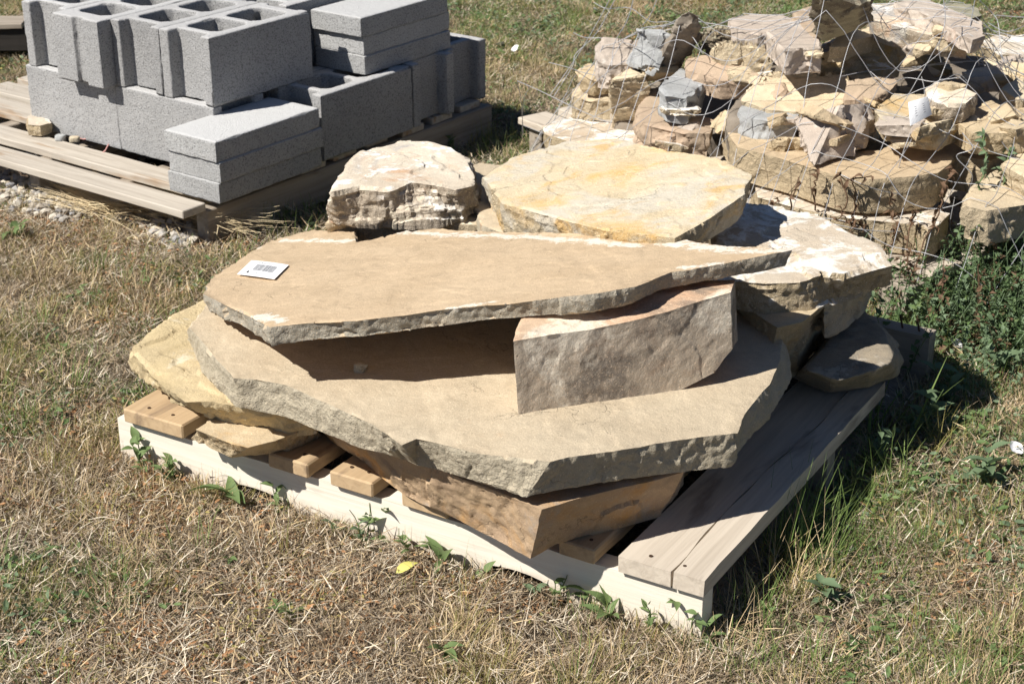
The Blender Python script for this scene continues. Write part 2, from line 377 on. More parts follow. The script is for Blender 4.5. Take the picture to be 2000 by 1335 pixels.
def slab(label, mat, top, zt, bot=None, zb=None, th=.05, inset=.04, plane=None, voxel=.006, rough=1, amp=.005,
         disp=1, flake=1, group=None, tilt=0, step=.022, name='flat_stone', smooth=0, strata=1, facet=1.0):
    pl = plane_pts(plane) if plane else None
    T = [on_plane(p[0], p[1], pl) if pl else at(p[0], p[1], p[2] if len(p) > 2 else zt) for p in top]
    if tilt:
        c = sum(T, Vector())/len(T); rt = random.Random(_seed[0]*7+3); ta, tb_ = rt.uniform(-tilt, tilt), rt.uniform(0, 2.2*tilt)
        T = [at(p[0], p[1], zt+ta*(t.x-c.x)+tb_*(t.y-c.y)) for p, t in zip(top, T)]
    if bot: B = [at(p[0], p[1], p[2] if len(p) > 2 else zb) for p in bot]
    else:
        c = sum(T, Vector())/len(T); B = [t.lerp(Vector((c.x, c.y, t.z)), inset)-Vector((0, 0, th)) for t in T]
    # consistent winding
    A = sum(T[i].x*T[(i+1) % len(T)].y-T[(i+1) % len(T)].x*T[i].y for i in range(len(T)))
    if A < 0: T.reverse(); B.reverse()
    TT, BB = jitter_loop(T, B, step, amp, _seed[0]*5.1)
    n = len(TT)
    tri_t = tessellate_polygon([[Vector(p) for p in TT]]); tri_b = tessellate_polygon([[Vector(p) for p in BB]])
    bm = bmesh.new(); vt = [bm.verts.new(p) for p in TT]; vb = [bm.verts.new(p) for p in BB]
    for t in tri_t: 
        try: bm.faces.new([vt[i] for i in t])
        except ValueError: pass
    for t in tri_b:
        try: bm.faces.new([vb[i] for i in t])
        except ValueError: pass
    for i in range(n): bm.faces.new([vt[i], vb[i], vb[(i+1) % n], vt[(i+1) % n]])
    bmesh.ops.recalc_face_normals(bm, faces=bm.faces)
    me = bpy.data.meshes.new('s'); bm.to_mesh(me); bm.free()
    return finish_rock(me, name, label, mat, voxel, rough, group, disp, flake, smooth, strata, facet)

def hull(label, mat, pts, voxel=.006, rough=1, disp=1, group=None, name='rock', smooth=0, strata=1, facet=1.4):
    bm = bmesh.new()
    for p in pts: bm.verts.new(at(*p) if not isinstance(p, Vector) else p)
    r = bmesh.ops.convex_hull(bm, input=bm.verts)
    bmesh.ops.delete(bm, geom=[g for g in r['geom_interior'] if isinstance(g, bmesh.types.BMVert)], context='VERTS')
    bmesh.ops.recalc_face_normals(bm, faces=bm.faces)
    me = bpy.data.meshes.new('s'); bm.to_mesh(me); bm.free()
    return finish_rock(me, name, label, mat, voxel, rough, group, disp, .6, smooth, strata, facet)

GF = 'sandstone slabs and rocks on the front pallet'
# front pile, bottom upwards
slab('small pale yellow wedge stone lying on the front pallet at its left end', 'ochre',
     [(384, 838), (430, 808), (520, 795), (606, 836), (540, 860), (484, 872), (450, 866)], .176,
     [(384, 856), (430, 822), (520, 812), (622, 850), (562, 875), (456, 890), (412, 872)], .131, group=GF, voxel=.005, rough=1.3, amp=.006)
slab('thick orange brown stone whose pointed tip hangs over the white board', 'russet',
     [(600, 790), (700, 850), (800, 895), (930, 945), (1060, 992), (1120, 975), (1220, 952), (1336, 922), (1345, 850), (1300, 720), (900, 700)], .243,
     [(610, 822), (700, 890), (790, 960), (900, 1012), (1034, 1087), (1085, 1062), (1200, 1030), (1290, 1005), (1328, 950), (1300, 780), (900, 770)], .131,
     group=GF, voxel=.005, rough=1.0, amp=.006, facet=.6, strata=.15)
slab('rough pale yellow slab sticking out leftmost from the front pile', 'rough',
     [(262, 692), (288, 663), (340, 622), (405, 590), (520, 560), (640, 700), (625, 800), (560, 800), (482, 797), (418, 786), (366, 786), (300, 735)], .232,
     [(268, 712), (300, 690), (350, 660), (410, 630), (520, 600), (640, 730), (617, 838), (560, 842), (516, 832), (440, 822), (382, 802), (310, 752)], .178,
     group=GF, voxel=.005, rough=1.8, amp=.008, flake=2.2)
slab('ochre brown block behind the big grey slab at its right end', 'ochre',
     [(1440, 590), (1520, 640), (1565, 628), (1614, 592), (1640, 540), (1600, 480), (1440, 500)], .338,
     [(1440, 700), (1478, 800), (1545, 738), (1612, 656), (1660, 600), (1600, 540), (1440, 560)], .150, group=GF, amp=.004, rough=.8)
slab('small brown stone wedged beneath the white crusted slab next to the rounded boulder', 'tan2',
     [(1612, 594), (1660, 572), (1696, 552), (1700, 500), (1620, 500)], .335,
     [(1612, 656), (1652, 640), (1692, 604), (1705, 550), (1620, 550)], .255, group=GF, amp=.003, rough=.8)
slab('rounded grey boulder lying in shade at the right side of the front pallet', 'face',
     [(1572, 722), (1615, 664), (1682, 602), (1722, 640), (1748, 692), (1740, 706), (1700, 724), (1640, 742)], .225,
     [(1546, 738), (1600, 690), (1684, 640), (1750, 670), (1768, 704), (1752, 736), (1700, 758), (1614, 770)], .133, group=GF, voxel=.005, smooth=3, rough=.8, facet=.5,
     name='boulder')
slab('big grey tan slab with thick chiselled edge under the standing block', 'tan2',
     [(372, 640), (418, 692), (459, 740), (500, 741), (560, 752), (640, 789), (730, 830), (785, 868), (812, 856), (860, 866), (930, 884, .322), (1074, 902, .328), (1110, 893, .327),
      (1200, 880, .322), (1320, 860, .312), (1440, 846, .304), (1452, 812, .304), (1474, 780, .304), (1500, 752, .304), (1522, 702, .302), (1528, 655, .30), (1512, 636, .30), (1440, 612, .30), (1300, 560), (1000, 520), (700, 520), (480, 545), (405, 595)], .316,
     [(369, 662), (402, 730), (462, 790), (500, 800), (560, 812), (620, 838), (710, 876), (790, 896), (815, 908), (860, 918), (930, 938, .262), (1030, 967, .268), (1064, 962, .268),
      (1200, 935, .262), (1320, 920, .252), (1428, 907, .244), (1445, 880), (1470, 842), (1510, 800), (1535, 760), (1545, 730), (1520, 690), (1440, 680), (1300, 620), (1000, 590), (700, 590), (480, 600), (400, 640)], .254,
     group=GF, voxel=.0042, rough=1.3, amp=.004, disp=.5, flake=.6, facet=.45, strata=.5)
_a, _b = at(1004, 667, .455), at(1427, 572, .474)
_nn = (_b-_a).cross(Vector((-.03, .10, 1))).normalized()
def zface(px, py): return (px, py, on_plane(px, py, (_a, _nn)).z)
slab('stained block with orange top edge standing upright between the two large slabs', 'block',
     [(1004, 667), zface(1064, 657), zface(1152, 644), zface(1237, 626), zface(1300, 610), zface(1370, 588), zface(1427, 572), (1434, 548, .472), (1300, 552, .466), (1180, 572, .460), (1022, 614)], .455,
     [zface(1014, 808), zface(1034, 819), zface(1117, 812), zface(1230, 792), zface(1328, 762), zface(1396, 726), zface(1430, 680), (1440, 664, .34), (1300, 690, .317), (1180, 715, .317), (1040, 740, .317)], .317,
     group=GF, voxel=.0042, rough=.3, amp=.003, disp=.5, name='stone_block', facet=.10, strata=.1)
slab('tan stone mostly hidden behind the upper slab with pale corner showing under the white rock', 'paleyel',
     [(640, 438), (700, 430), (760, 436), (930, 440), (980, 400), (900, 380), (700, 385)], .352, th=.20, group=GF, amp=.004)
slab('long smooth tan slab on top with the white price tag and chalky back edge', 'tan',
     [(403, 562), (404, 578), (440, 596), (490, 620), (527, 640), (600, 632), (700, 627), (820, 611), (940, 596), (1000, 592), (1160, 575), (1240, 560), (1310, 532), (1340, 528), (1430, 512), (1546, 489),
      (1500, 484), (1420, 480), (1300, 468), (1180, 462), (1000, 455), (820, 449), (770, 462), (696, 474), (690, 455), (620, 450), (545, 468), (500, 488), (430, 530)], .4,
     plane=[(403, 578, .375), (525, 645, .44), (940, 606, .487)], th=.030, inset=.018, facet=.7, strata=.5, group=GF, voxel=.004, rough=1.2, amp=.0035, disp=.5, flake=.5)
def chalk(o, spots):
    me = o.data; n = len(me.vertices); co = np.empty(n*3); me.vertices.foreach_get('co', co); co = co.reshape(-1, 3)+np.array(o.location)
    f = np.full(n, -1.0)
    for (a, b, w) in spots:
        a = np.array(a); b = np.array(b); ab = b-a; t = np.clip(((co-a)*ab).sum(1)/(ab@ab), 0, 1); d = np.linalg.norm(co-(a+t[:, None]*ab), axis=1)
        f = np.maximum(f, 1-d/w)
    x = me.attributes.new('chalk', 'FLOAT', 'POINT'); x.data.foreach_set('value', f)
_pl = plane_pts([(403, 578, .375), (525, 645, .44), (940, 606, .487)])
_q = lambda x, y: tuple(on_plane(x, y, _pl))
chalk(STONES[-1], [(_q(790, 455), _q(1010, 462), .045), (_q(1010, 462), _q(1240, 480), .05), (_q(1300, 476), _q(1440, 488), .07), (_q(1440, 488), _q(1546, 492), .05), (_q(560, 470), _q(680, 472), .035),
                   (_q(512, 620), _q(545, 628), .04), (_q(478, 492), _q(500, 486), .035), (_q(1340, 522), _q(1400, 515), .03), (_q(880, 604), _q(960, 590), .02)])
slab('low tan stone in shadow between the white rock and the yellow slab', 'tan2',
     [(905, 330), (935, 322), (1000, 325), (1060, 330), (1060, 460), (1000, 462), (940, 440)], .37, th=.22, group=GF)
slab('jagged white and orange rock with layered edge sitting behind the tagged slab', 'whitegrey',
     [(645, 384), (652, 372), (690, 312), (705, 298), (730, 290), (790, 278), (835, 277), (880, 290), (905, 305), (925, 340), (925, 362), (890, 372), (855, 366), (800, 362), (760, 378), (700, 376)], .432,
     [(638, 425), (645, 405), (690, 350), (705, 340), (735, 330), (790, 320), (835, 320), (880, 330), (920, 350), (934, 380), (936, 412), (905, 428), (860, 434), (800, 440), (760, 436), (690, 432)], .364,
     group=GF, voxel=.0048, rough=1.9, amp=.008, disp=1.6, name='rock', flake=2, strata=2.2)
slab('large pitted yellow slab lying tilted behind the tagged slab', 'yellow',
     [(986, 402), (948, 350), (1004, 311), (1104, 276), (1208, 272), (1300, 296), (1400, 308), (1466, 342), (1450, 382), (1384, 428), (1318, 466), (1180, 452), (1080, 424)], .42,
     plane=[(985, 400, .435), (1318, 466, .490), (1466, 342, .508)], th=.058, inset=.05, group=GF, voxel=.0045, rough=1.3, amp=.005, facet=.7)
slab('white crusted slab with reddish patches under the tagged slab tip at right', 'white',
     [(1390, 548), (1400, 420), (1440, 398), (1520, 408), (1600, 424), (1655, 452), (1712, 482), (1728, 506), (1738, 520), (1700, 530), (1650, 546), (1600, 541), (1560, 552), (1500, 556), (1450, 552)], .398,
     [(1425, 598), (1410, 480), (1440, 440), (1520, 448), (1600, 462), (1655, 486), (1710, 515), (1730, 535), (1738, 548), (1690, 568), (1640, 584), (1600, 598), (1550, 606), (1500, 609), (1460, 606)], .342,
     group=GF, voxel=.005, rough=1.5, amp=.007, disp=1.4, flake=2.5)

hull('small stone chip lying in the shadow under the tagged slab', 'tan2', [(690, 724, .320), (714, 721, .320), (718, 713, .328), (702, 707, .332), (692, 714, .330), (706, 727, .318)], voxel=.003, rough=.4, disp=.2, group=None, name='stone_chip')
# ------------------------------------------------------------------ back rock pile
GB = 'rocks heaped on the back pallet under wire netting'
def br(label, mat, zt, th, pts, inset=.12, **k):
    if zt >= .5: k.setdefault('tilt', 0); k.setdefault('facet', .8)
    k.setdefault('group', GB); k.setdefault('voxel', .006); k.setdefault('step', .045); k.setdefault('name', 'rock'); k.setdefault('amp', .013); k.setdefault('smooth', 0); k.setdefault('rough', 1.4); k.setdefault('facet', 1.15); k.setdefault('tilt', .12)
    return slab(label, mat, pts, zt, th=th, inset=inset, **k)
br('long whitish bottom stone at the left foot of the netted rock pile', 'white', .20, .075, [(1062, 246), (1110, 229), (1190, 240), (1275, 256), (1320, 282), (1335, 310), (1210, 300), (1120, 280), (1064, 262)], .02, tilt=0, facet=.8)
br('small grey green block at the left edge of the netted pile', 'paleyel', .27, .06, [(1116, 180), (1135, 162), (1192, 178), (1200, 196), (1150, 197), (1118, 190)], .05)
br('small ochre stone resting on the grey green block at the left of the pile', 'ochre', .335, .04, [(1128, 140), (1150, 128), (1192, 132), (1204, 152), (1165, 160), (1132, 152)], .25)
br('pinkish grey rock beside the tilted blue grey plate', 'pink', .42, .07, [(1160, 92), (1175, 74), (1250, 82), (1262, 108), (1245, 125), (1188, 128), (1170, 122)], .1)
hull('tilted smooth blue grey plate leaning on the left of the pile', 'grey',
     [(1228, 122, .40), (1250, 58, .50), (1290, 58, .50), (1314, 70, .49), (1275, 148, .38), (1262, 140, .37), (1242, 130, .36), (1268, 66, .44), (1300, 80, .42), (1272, 150, .35)], group=GB, disp=.5, rough=.5)
hull('dark brown upright stone standing behind the blue grey plate', 'dark',
     [(1276, 152, .36), (1290, 160, .34), (1316, 70, .50), (1330, 30, .56), (1345, 24, .57), (1366, 32, .56), (1370, 50, .53), (1350, 90, .42), (1310, 155, .34), (1335, 60, .46)], group=GB, disp=1.2)
hull('tall mottled yellow stone standing at the left of the netted pile', 'paleyel',
     [(1190, 160, .36), (1228, 134, .38), (1262, 148, .38), (1272, 168, .35), (1262, 220, .24), (1250, 250, .20), (1200, 250, .20), (1192, 200, .27), (1240, 150, .30), (1255, 200, .22)], group=GB, disp=1.2)
br('lumpy orange pink stone below the white notched rock', 'brown', .30, .09, [(1243, 226), (1272, 175), (1288, 172), (1300, 214), (1370, 226), (1390, 240), (1388, 262), (1330, 262), (1262, 245)], .08, disp=2)
br('whitish grey notched rock near the left middle of the pile', 'grey', .385, .065, [(1287, 175), (1310, 150), (1328, 134), (1365, 146), (1378, 160), (1352, 186), (1340, 194), (1300, 188)], .08, disp=1.5)
br('reddish brown flat stone above the notched grey rock', 'brown', .42, .05, [(1336, 136), (1348, 116), (1372, 108), (1410, 116), (1470, 140), (1486, 150), (1440, 160), (1410, 160), (1380, 150)], .1)
br('olive yellow blocky stone behind the reddish brown flat stone', 'paleyel', .47, .06, [(1394, 90), (1420, 78), (1480, 84), (1512, 96), (1500, 116), (1440, 120), (1400, 110)], .05)
br('pale olive stone at the rear left of the pile', 'green', .47, .06, [(1366, 62), (1400, 54), (1470, 56), (1490, 74), (1440, 84), (1385, 80)], .05)
br('pinkish white stone at the rear middle of the pile', 'pink', .50, .07, [(1424, 40), (1470, 30), (1530, 32), (1560, 45), (1540, 66), (1480, 66), (1430, 56)], .05)
br('pink block with flat pale top and square face in the upper middle of the pile', 'pink', .53, .065, [(1500, 62), (1540, 44), (1562, 40), (1597, 80), (1598, 92), (1540, 97), (1520, 84)], .04)
br('orange tinted stone standing just left of the topmost stone', 'brown', .53, .09, [(1550, 26), (1588, 14), (1600, 60), (1590, 76), (1562, 50)], .05)
hull('grey green squarish stone standing topmost on the netted pile', 'green',
     [(1588, -6, .68), (1664, -8, .68), (1672, 10, .66), (1680, 54, .58), (1650, 68, .555), (1606, 81, .54), (1592, 60, .57), (1700, 40, .59), (1700, 0, .66), (1620, -10, .69), (1640, 40, .53)], group=GB, disp=.8)
br('little pale wedge directly below the topmost stone', 'paleyel', .52, .04, [(1619, 92), (1640, 70), (1664, 59), (1726, 52), (1730, 66), (1668, 80), (1650, 92)], .03)
br('orange streaked pale yellow stone in the upper middle of the pile', 'yellow', .47, .06, [(1597, 104), (1650, 96), (1690, 92), (1742, 73), (1758, 100), (1762, 108), (1700, 118), (1640, 124), (1600, 126)], .05)
br('long white topped slab sloping to the right at the top of the pile', 'whitegrey', .56, .045, [(1690, 14), (1750, 8), (1820, 35), (1892, 70), (1897, 84), (1868, 82), (1800, 66), (1712, 44)], .05)
br('flat brown stone overlying the long white topped slab', 'pink', .60, .035, [(1752, 10), (1800, -4), (1850, 20), (1915, 44), (1922, 72), (1896, 78), (1840, 44)], .04)
br('squat brown stone at the rear right of the pile', 'green', .50, .07, [(1818, 14), (1850, 6), (1902, 10), (1918, 30), (1890, 40), (1830, 30)], .04)
hull('grey leaning slab propped under the long white topped slab', 'green',
     [(1736, 56, .52), (1762, 40, .54), (1800, 62, .50), (1842, 108, .44), (1856, 140, .40), (1820, 130, .40), (1745, 78, .48), (1760, 60, .46), (1850, 145, .36)], group=GB)
br('white and yellow stone at the upper right edge of the pile', 'white', .45, .05, [(1920, 84), (1945, 72), (2020, 66), (2040, 100), (1990, 110), (1950, 108)], .04)
br('long pink stone reaching in from the right edge', 'pink', .44, .04, [(1886, 142), (1905, 134), (1950, 128), (1960, 112), (2050, 100), (2060, 140), (1960, 148), (1900, 152)], .04)
br('round edged pale yellow slab in the middle of the netted pile', 'paleyel', .41, .035, [(1452, 198, .38), (1480, 160, .41), (1500, 144, .43), (1540, 134, .44), (1600, 140, .44), (1645, 150, .43), (1664, 176, .41), (1655, 196, .39), (1625, 212, .38), (1560, 220, .375), (1500, 216, .375)], .06, tilt=0, facet=.7)
br('pale grey stone under the round edged yellow slab', 'grey', .365, .05, [(1442, 222), (1462, 200), (1520, 208), (1560, 214), (1560, 234), (1500, 238), (1460, 232)], .04)
hull('large mauve pink boulder tilted on the base slab', 'pink',
     [(1556, 238, .40), (1572, 228, .41), (1640, 206, .44), (1700, 204, .42), (1706, 222, .40), (1692, 288, .33), (1650, 300, .33), (1620, 310, .33), (1590, 326, .325), (1578, 318, .33), (1562, 262, .37),
      (1600, 240, .30), (1690, 260, .30)], group=GB, disp=1.4, name='boulder')
br('orange brown broken stone right of the round edged yellow slab', 'brown', .43, .05, [(1658, 162), (1700, 152), (1740, 150), (1750, 162), (1735, 180), (1700, 196), (1655, 196)], .08, disp=1.6)
br('broad yellow stone behind the hanging paper tag', 'yellow', .41, .05, [(1708, 214), (1750, 182), (1810, 184), (1870, 212), (1880, 240), (1840, 256), (1780, 252), (1725, 234)], .08, disp=1.4)
br('white and purple marbled stone at the right of the paper tag', 'whitegrey', .45, .045, [(1808, 176), (1830, 166), (1872, 168), (1904, 186), (1880, 204), (1838, 206), (1812, 196)], .08)
br('flat mossy yellow stone at the lower right of the pile', 'ochre', .40, .05, [(1862, 238), (1900, 214), (1950, 198), (2040, 198), (2060, 250), (1980, 262), (1900, 262)], .05)
br('pale yellow block cut by the right edge of the photograph', 'paleyel', .43, .06, [(1962, 178), (1985, 158), (2050, 152), (2060, 190), (1990, 196)], .05)
br('wide sandy base slab spanning the front of the netted pile', 'sandy', .312, .085,
   [(1405, 236), (1432, 228), (1490, 264), (1560, 268), (1640, 300), (1720, 296), (1752, 276), (1830, 282), (1880, 278), (1930, 284), (1976, 300), (1930, 316), (1862, 302), (1856, 320), (1830, 338), (1778, 346), (1700, 352), (1640, 346), (1560, 320), (1494, 302), (1440, 288)], .03,
   name='flat_stone', smooth=0, rough=.8, amp=.004, tilt=0, facet=.45)
br('row stone with chalky white top under the wide base slab', 'white', .212, .075, [(1466, 352), (1500, 345), (1640, 390), (1790, 400), (1830, 420), (1790, 440), (1720, 432), (1640, 424), (1560, 406), (1480, 384)], .02, tilt=0, facet=.8)
br('cracked white stone at the right end of the bottom row', 'white', .215, .07, [(1796, 436), (1800, 405), (1850, 420), (1830, 440), (1810, 448)], .02, tilt=0)
br('grey green slab in shade under the right end of the pile', 'paleyel', .28, .08, [(1880, 400), (1900, 366), (1960, 330), (2060, 320), (2080, 380), (2000, 400), (1962, 408), (1930, 414)], .04)
br('yellow stones lump at the far right edge below the mossy stone', 'paleyel', .34, .06, [(1958, 322), (1985, 300), (2050, 292), (2070, 330), (2000, 348)], .05)
# unseen core that carries the heap
br('large dull brown stone buried deep in the middle of the netted pile', 'dark', .33, .2, [(1420, 230), (1480, 120), (1620, 80), (1800, 90), (1960, 120), (2060, 180), (2040, 260), (1900, 270), (1700, 280), (1560, 260)], .0, smooth=1, voxel=.012)
br('dark low stone at the bottom of the pile behind the lumpy stone', 'dark', .25, .12, [(1200, 235), (1260, 160), (1420, 120), (1480, 140), (1460, 240), (1400, 270), (1280, 262)], .0, smooth=1, voxel=.012)

rr = random.Random(21)
_v, _f = [], []
for o in STONES:
    if o.get('group') != GB: continue
    me = o.data; n = len(me.vertices); co = np.empty(n*3); me.vertices.foreach_get('co', co); co = co.reshape(-1, 3)+np.array(o.location)
    b = len(_v); _v += co.tolist(); _f += [[b+i for i in p.vertices] for p in me.polygons]
_bv = BVHTree.FromPolygons(_v, _f)
for k in range(44):
    px, py = rr.uniform(1200, 1990), rr.uniform(50, 290)
    o_ = Vector((0, 0, CAM_H)); d_ = (at(px, py, 0)-o_).normalized(); h = _bv.ray_cast(o_, d_)
    if not h[0]: continue
    c = h[0]+d_*.012; r = rr.uniform(.022, .05); ax = Matrix.Rotation(rr.uniform(0, 6.28), 3, 'Z') @ Matrix.Rotation(rr.uniform(-.15, .7), 3, 'X')
    P = [c+ax @ Vector((r*rr.uniform(.7, 1.3)*sx_, r*rr.uniform(.5, 1)*sy_, r*rr.uniform(.14, .42)*sz_)) for sx_ in (-1, 1) for sy_ in (-1, 1) for sz_ in (-1, 1)]+[c+ax @ Vector((r*1.3*rr.choice((-1, 1)), 0, 0))]
    hull('thin angular broken piece lying among the larger rocks of the netted pile', rr.choice(('paleyel', 'white', 'ochre', 'pink', 'sandy', 'brown', 'yellow', 'paleyel')), P, voxel=.005, group='thin broken pieces scattered over the netted pile', strata=.5)

# ------------------------------------------------------------------ boards
def board_mesh(name, lx, ly, lz, seed, cuts=24, wob=.0012, chip=.002, mat=None, notches=None):
    """box from 0..lx,0..ly,0..lz with slightly worn edges"""
    bm = bmesh.new(); bmesh.ops.create_cube(bm, size=1)
    for v in bm.verts: v.co = Vector(((v.co.x+.5)*lx, (v.co.y+.5)*ly, (v.co.z+.5)*lz))
    bmesh.ops.bevel(bm, geom=bm.edges[:], offset=min(.003, lz*.1), segments=1, affect='EDGES')
    L = 0 if lx > ly else 1
    for k in range(1, cuts):
        co = [0, 0, 0]; nn = [0, 0, 0]; co[L] = (lx if L == 0 else ly)*k/cuts; nn[L] = 1
        bmesh.ops.bisect_plane(bm, geom=bm.verts[:]+bm.edges[:]+bm.faces[:], plane_co=co, plane_no=nn)
    P = np.array([tuple(v.co) for v in bm.verts])
    d = np.stack([fbm(P*9+seed+i*11, 3) for i in range(3)], 1)*wob+np.stack([vnoise(P*60+seed+i*7) for i in range(3)], 1)*wob*.5
    d[:, L] *= .6
    for v, q in zip(bm.verts, d): v.co += Vector(q)
    bmesh.ops.recalc_face_normals(bm, faces=bm.faces)
    me = bpy.data.meshes.new(name); bm.to_mesh(me); bm.free()
    if mat: me.materials.append(mat)
    return me

def put(name, me, parent, x, y, z, rz=0, rx=0, ry=0):
    o = bpy.data.objects.new(name, me); COL.objects.link(o); o.parent = parent
    o.location = (x, y, z); o.rotation_euler = (rx, ry, rz); return o

# front pallet: local x = along the front edge to the right, local y = away, origin = front right corner
FX, FY, FYAW = .3113, 2.3338, -.5406
fp = empty('wooden_pallet', (FX, FY, 0), FYAW)
tag(fp, 'low wooden pallet with bleached white front board carrying the large sandstone slabs', 'pallet')
def notched_stringer(lx, ly, lz, seed, notches, mat, depth=.030):
    prof = [(0, lz), (0, 0)]
    for a, b in notches:
        for k in range(9):
            t = k/8; prof.append((a+(b-a)*(.5-.5*math.cos(math.pi*t)), depth*math.sin(math.pi*t)**.5))
    prof += [(lx, 0)]
    n = 60
    prof += [(lx-lx*k/n, lz+float(vnoise(np.array([[k*.35+seed, seed, 0]]))[0])*.0016) for k in range(0, n)]
    bm = bmesh.new(); a = [bm.verts.new((x, 0, z)) for x, z in prof]; b = [bm.verts.new((x, ly, z)) for x, z in prof]
    tri = tessellate_polygon([[Vector((x, z, 0)) for x, z in prof]])
    for t in tri:
        bm.faces.new([a[i] for i in t]); bm.faces.new([b[i] for i in t])
    for i in range(len(prof)): bm.faces.new([a[i], a[(i+1) % len(prof)], b[(i+1) % len(prof)], b[i]])
    bmesh.ops.recalc_face_normals(bm, faces=bm.faces)
    me = bpy.data.meshes.new('stringer'); bm.to_mesh(me); bm.free(); me.materials.append(mat); return me
o = put('stringer', notched_stringer(1.2845, .040, .093, 3, [(.27, .42), (.86, 1.00)], M_WHITEWOOD), fp, -1.2845, 0, -.002)
tag(o, 'bleached almost white front board with two notches')
put('stringer', notched_stringer(1.27, .04, .093, 9, [(.27, .42), (.86, 1.0)], M_POST), fp, -1.275, .575, .003)
put('stringer', notched_stringer(1.28, .045, .108, 5, [(.27, .42), (.86, 1.0)], M_POST), fp, -1.280, 1.165, .003)
DB = [(-.150, .006, .95, 0), (-.262, -.193, 1.20, 1), (-.420, -.33, 1.2, 1), (-.588, -.489, 1.2, 1), (-.745, -.648, 1.2, 1), (-.885, -.793, 1.2, 1), (-1.03, -.95, 1.2, 1), (-1.251, -1.097, 1.2, 0)]
def fdeck(x0, x1, y0, y1, seed, mat, th=.030):
    return put('deck_board', board_mesh('deck_board', x1-x0, y1-y0, th, seed, mat=mat), fp, x0, y0, .098)
M_DECKY = M_DECK
# widest, cracked board: two strips with the split between them
for i, (a, b, ln, kind) in enumerate(DB):
    if i == 0: continue
    fdeck(a, b, -.014-.003*(i % 3), ln, 20+i*3, M_DECK)
def cracked_board():
    # outline with a thin wedge-shaped split running from the front end
    x0, x1, y0, y1, th = -.150, .006, -.012, .86, .030
    xc = -.060
    ys = [y0+(y1-y0)*k/30 for k in range(31)]
    split = []
    for y in ys:
        t = (y-y0)/(y1-y0); w = .0032*(1-t)**.7+.0006
        xx = xc+.012*float(vnoise(np.array([[y*5, 3.3, 1]]))[0])+t*.018
        split.append((xx, y, w))
    left = [(x0, y0)]+[(s[0]-s[2]/2, s[1]) for s in split]+[(x0, y1)]
    right = [(s[0]+s[2]/2, s[1]) for s in split]+[(x1, y1)]+[(x1, y1-(y1-y0)*k/14+0) for k in range(1, 15)]
    def ext(poly, dz, seed):
        bm = bmesh.new()
        top = [bm.verts.new((x+.0012*math.sin(y*40+seed), y, th+dz)) for x, y in poly]; bot = [bm.verts.new((x, y, 0)) for x, y in poly]
        for t in tessellate_polygon([[Vector((x, y, 0)) for x, y in poly]]):
            try: bm.faces.new([top[i] for i in t]); bm.faces.new([bot[i] for i in t])
            except ValueError: pass
        n = len(poly)
        for i in range(n): bm.faces.new([top[i], top[(i+1) % n], bot[(i+1) % n], bot[i]])
        bmesh.ops.recalc_face_normals(bm, faces=bm.faces); return bm
    me = bpy.data.meshes.new('deck_board'); b1 = ext(left, 0, 0); b1.to_mesh(me); b1.free()
    me2 = bpy.data.meshes.new('tmp2'); b2 = ext(right, .0015, 2); b2.to_mesh(me2); b2.free()
    bm = bmesh.new(); bm.from_mesh(me); bm.from_mesh(me2); bm.to_mesh(me); bm.free(); me.materials.append(M_DECK2)
    o = put('deck_board', me, fp, 0, 0, .098); tag(o, 'wide pale deck board with a long split')
cracked_board()
for x0 in (-.15, -.74, -1.25): put('bottom_board', board_mesh('bottom_board', .09, 1.16, .014, 50, mat=M_POST), fp, x0+.05, .02, -.012)
# nail heads and proud nails
def cyl_mesh(name, r, h, seg=8, mat=None, cap=True):
    bm = bmesh.new(); bmesh.ops.create_cone(bm, cap_ends=cap, segments=seg, radius1=r, radius2=r, depth=h)
    for v in bm.verts: v.co.z += h/2
    me = bpy.data.meshes.new(name); bm.to_mesh(me); bm.free()
    if mat: me.materials.append(mat)
    return me
nh = cyl_mesh('nail_head', .0035, .0012, 8, M_NAIL)
for i, (a, b, ln, kind) in enumerate(DB):
    for k in (.3, .7): put('nail', nh, fp, a+(b-a)*k, .014-.004*(i % 2), .1285)
pn = cyl_mesh('nail', .0024, .034, 8, M_NAIL)
for x in (-.068, -.030): put('nail', pn, fp, x, 1.185, .109, 0, .15, -.2)

# block pallet: local x = U (away right), local y = V (left)
BO = Vector((-.8086, 4.4193, 0)); BYAW = .9301
bp = empty('wooden_pallet', (BO.x, BO.y, 0), BYAW)
tag(bp, 'weathered wooden pallet over gravel carrying the grey concrete blocks', 'pallet')
for y0, w in ((-.135, .045), (.215, .045), (.56, .045), (.93, .045), (1.20, .045)):
    put('stringer', board_mesh('stringer', 1.25, w, .1005, y0*30, mat=M_POST), bp, -.18, y0, 0)
for i, (x0, w) in enumerate(((-.262, .082), (-.128, .088), (.05, .1), (.19, .1), (.33, .1), (.48, .1), (.63, .1), (.78, .1), (.93, .1))):
    put('deck_board', board_mesh('deck_board', w, 1.42, .022, 7*i, mat=M_DECK3), bp, x0, -.133+.008*(i % 3), .1015)
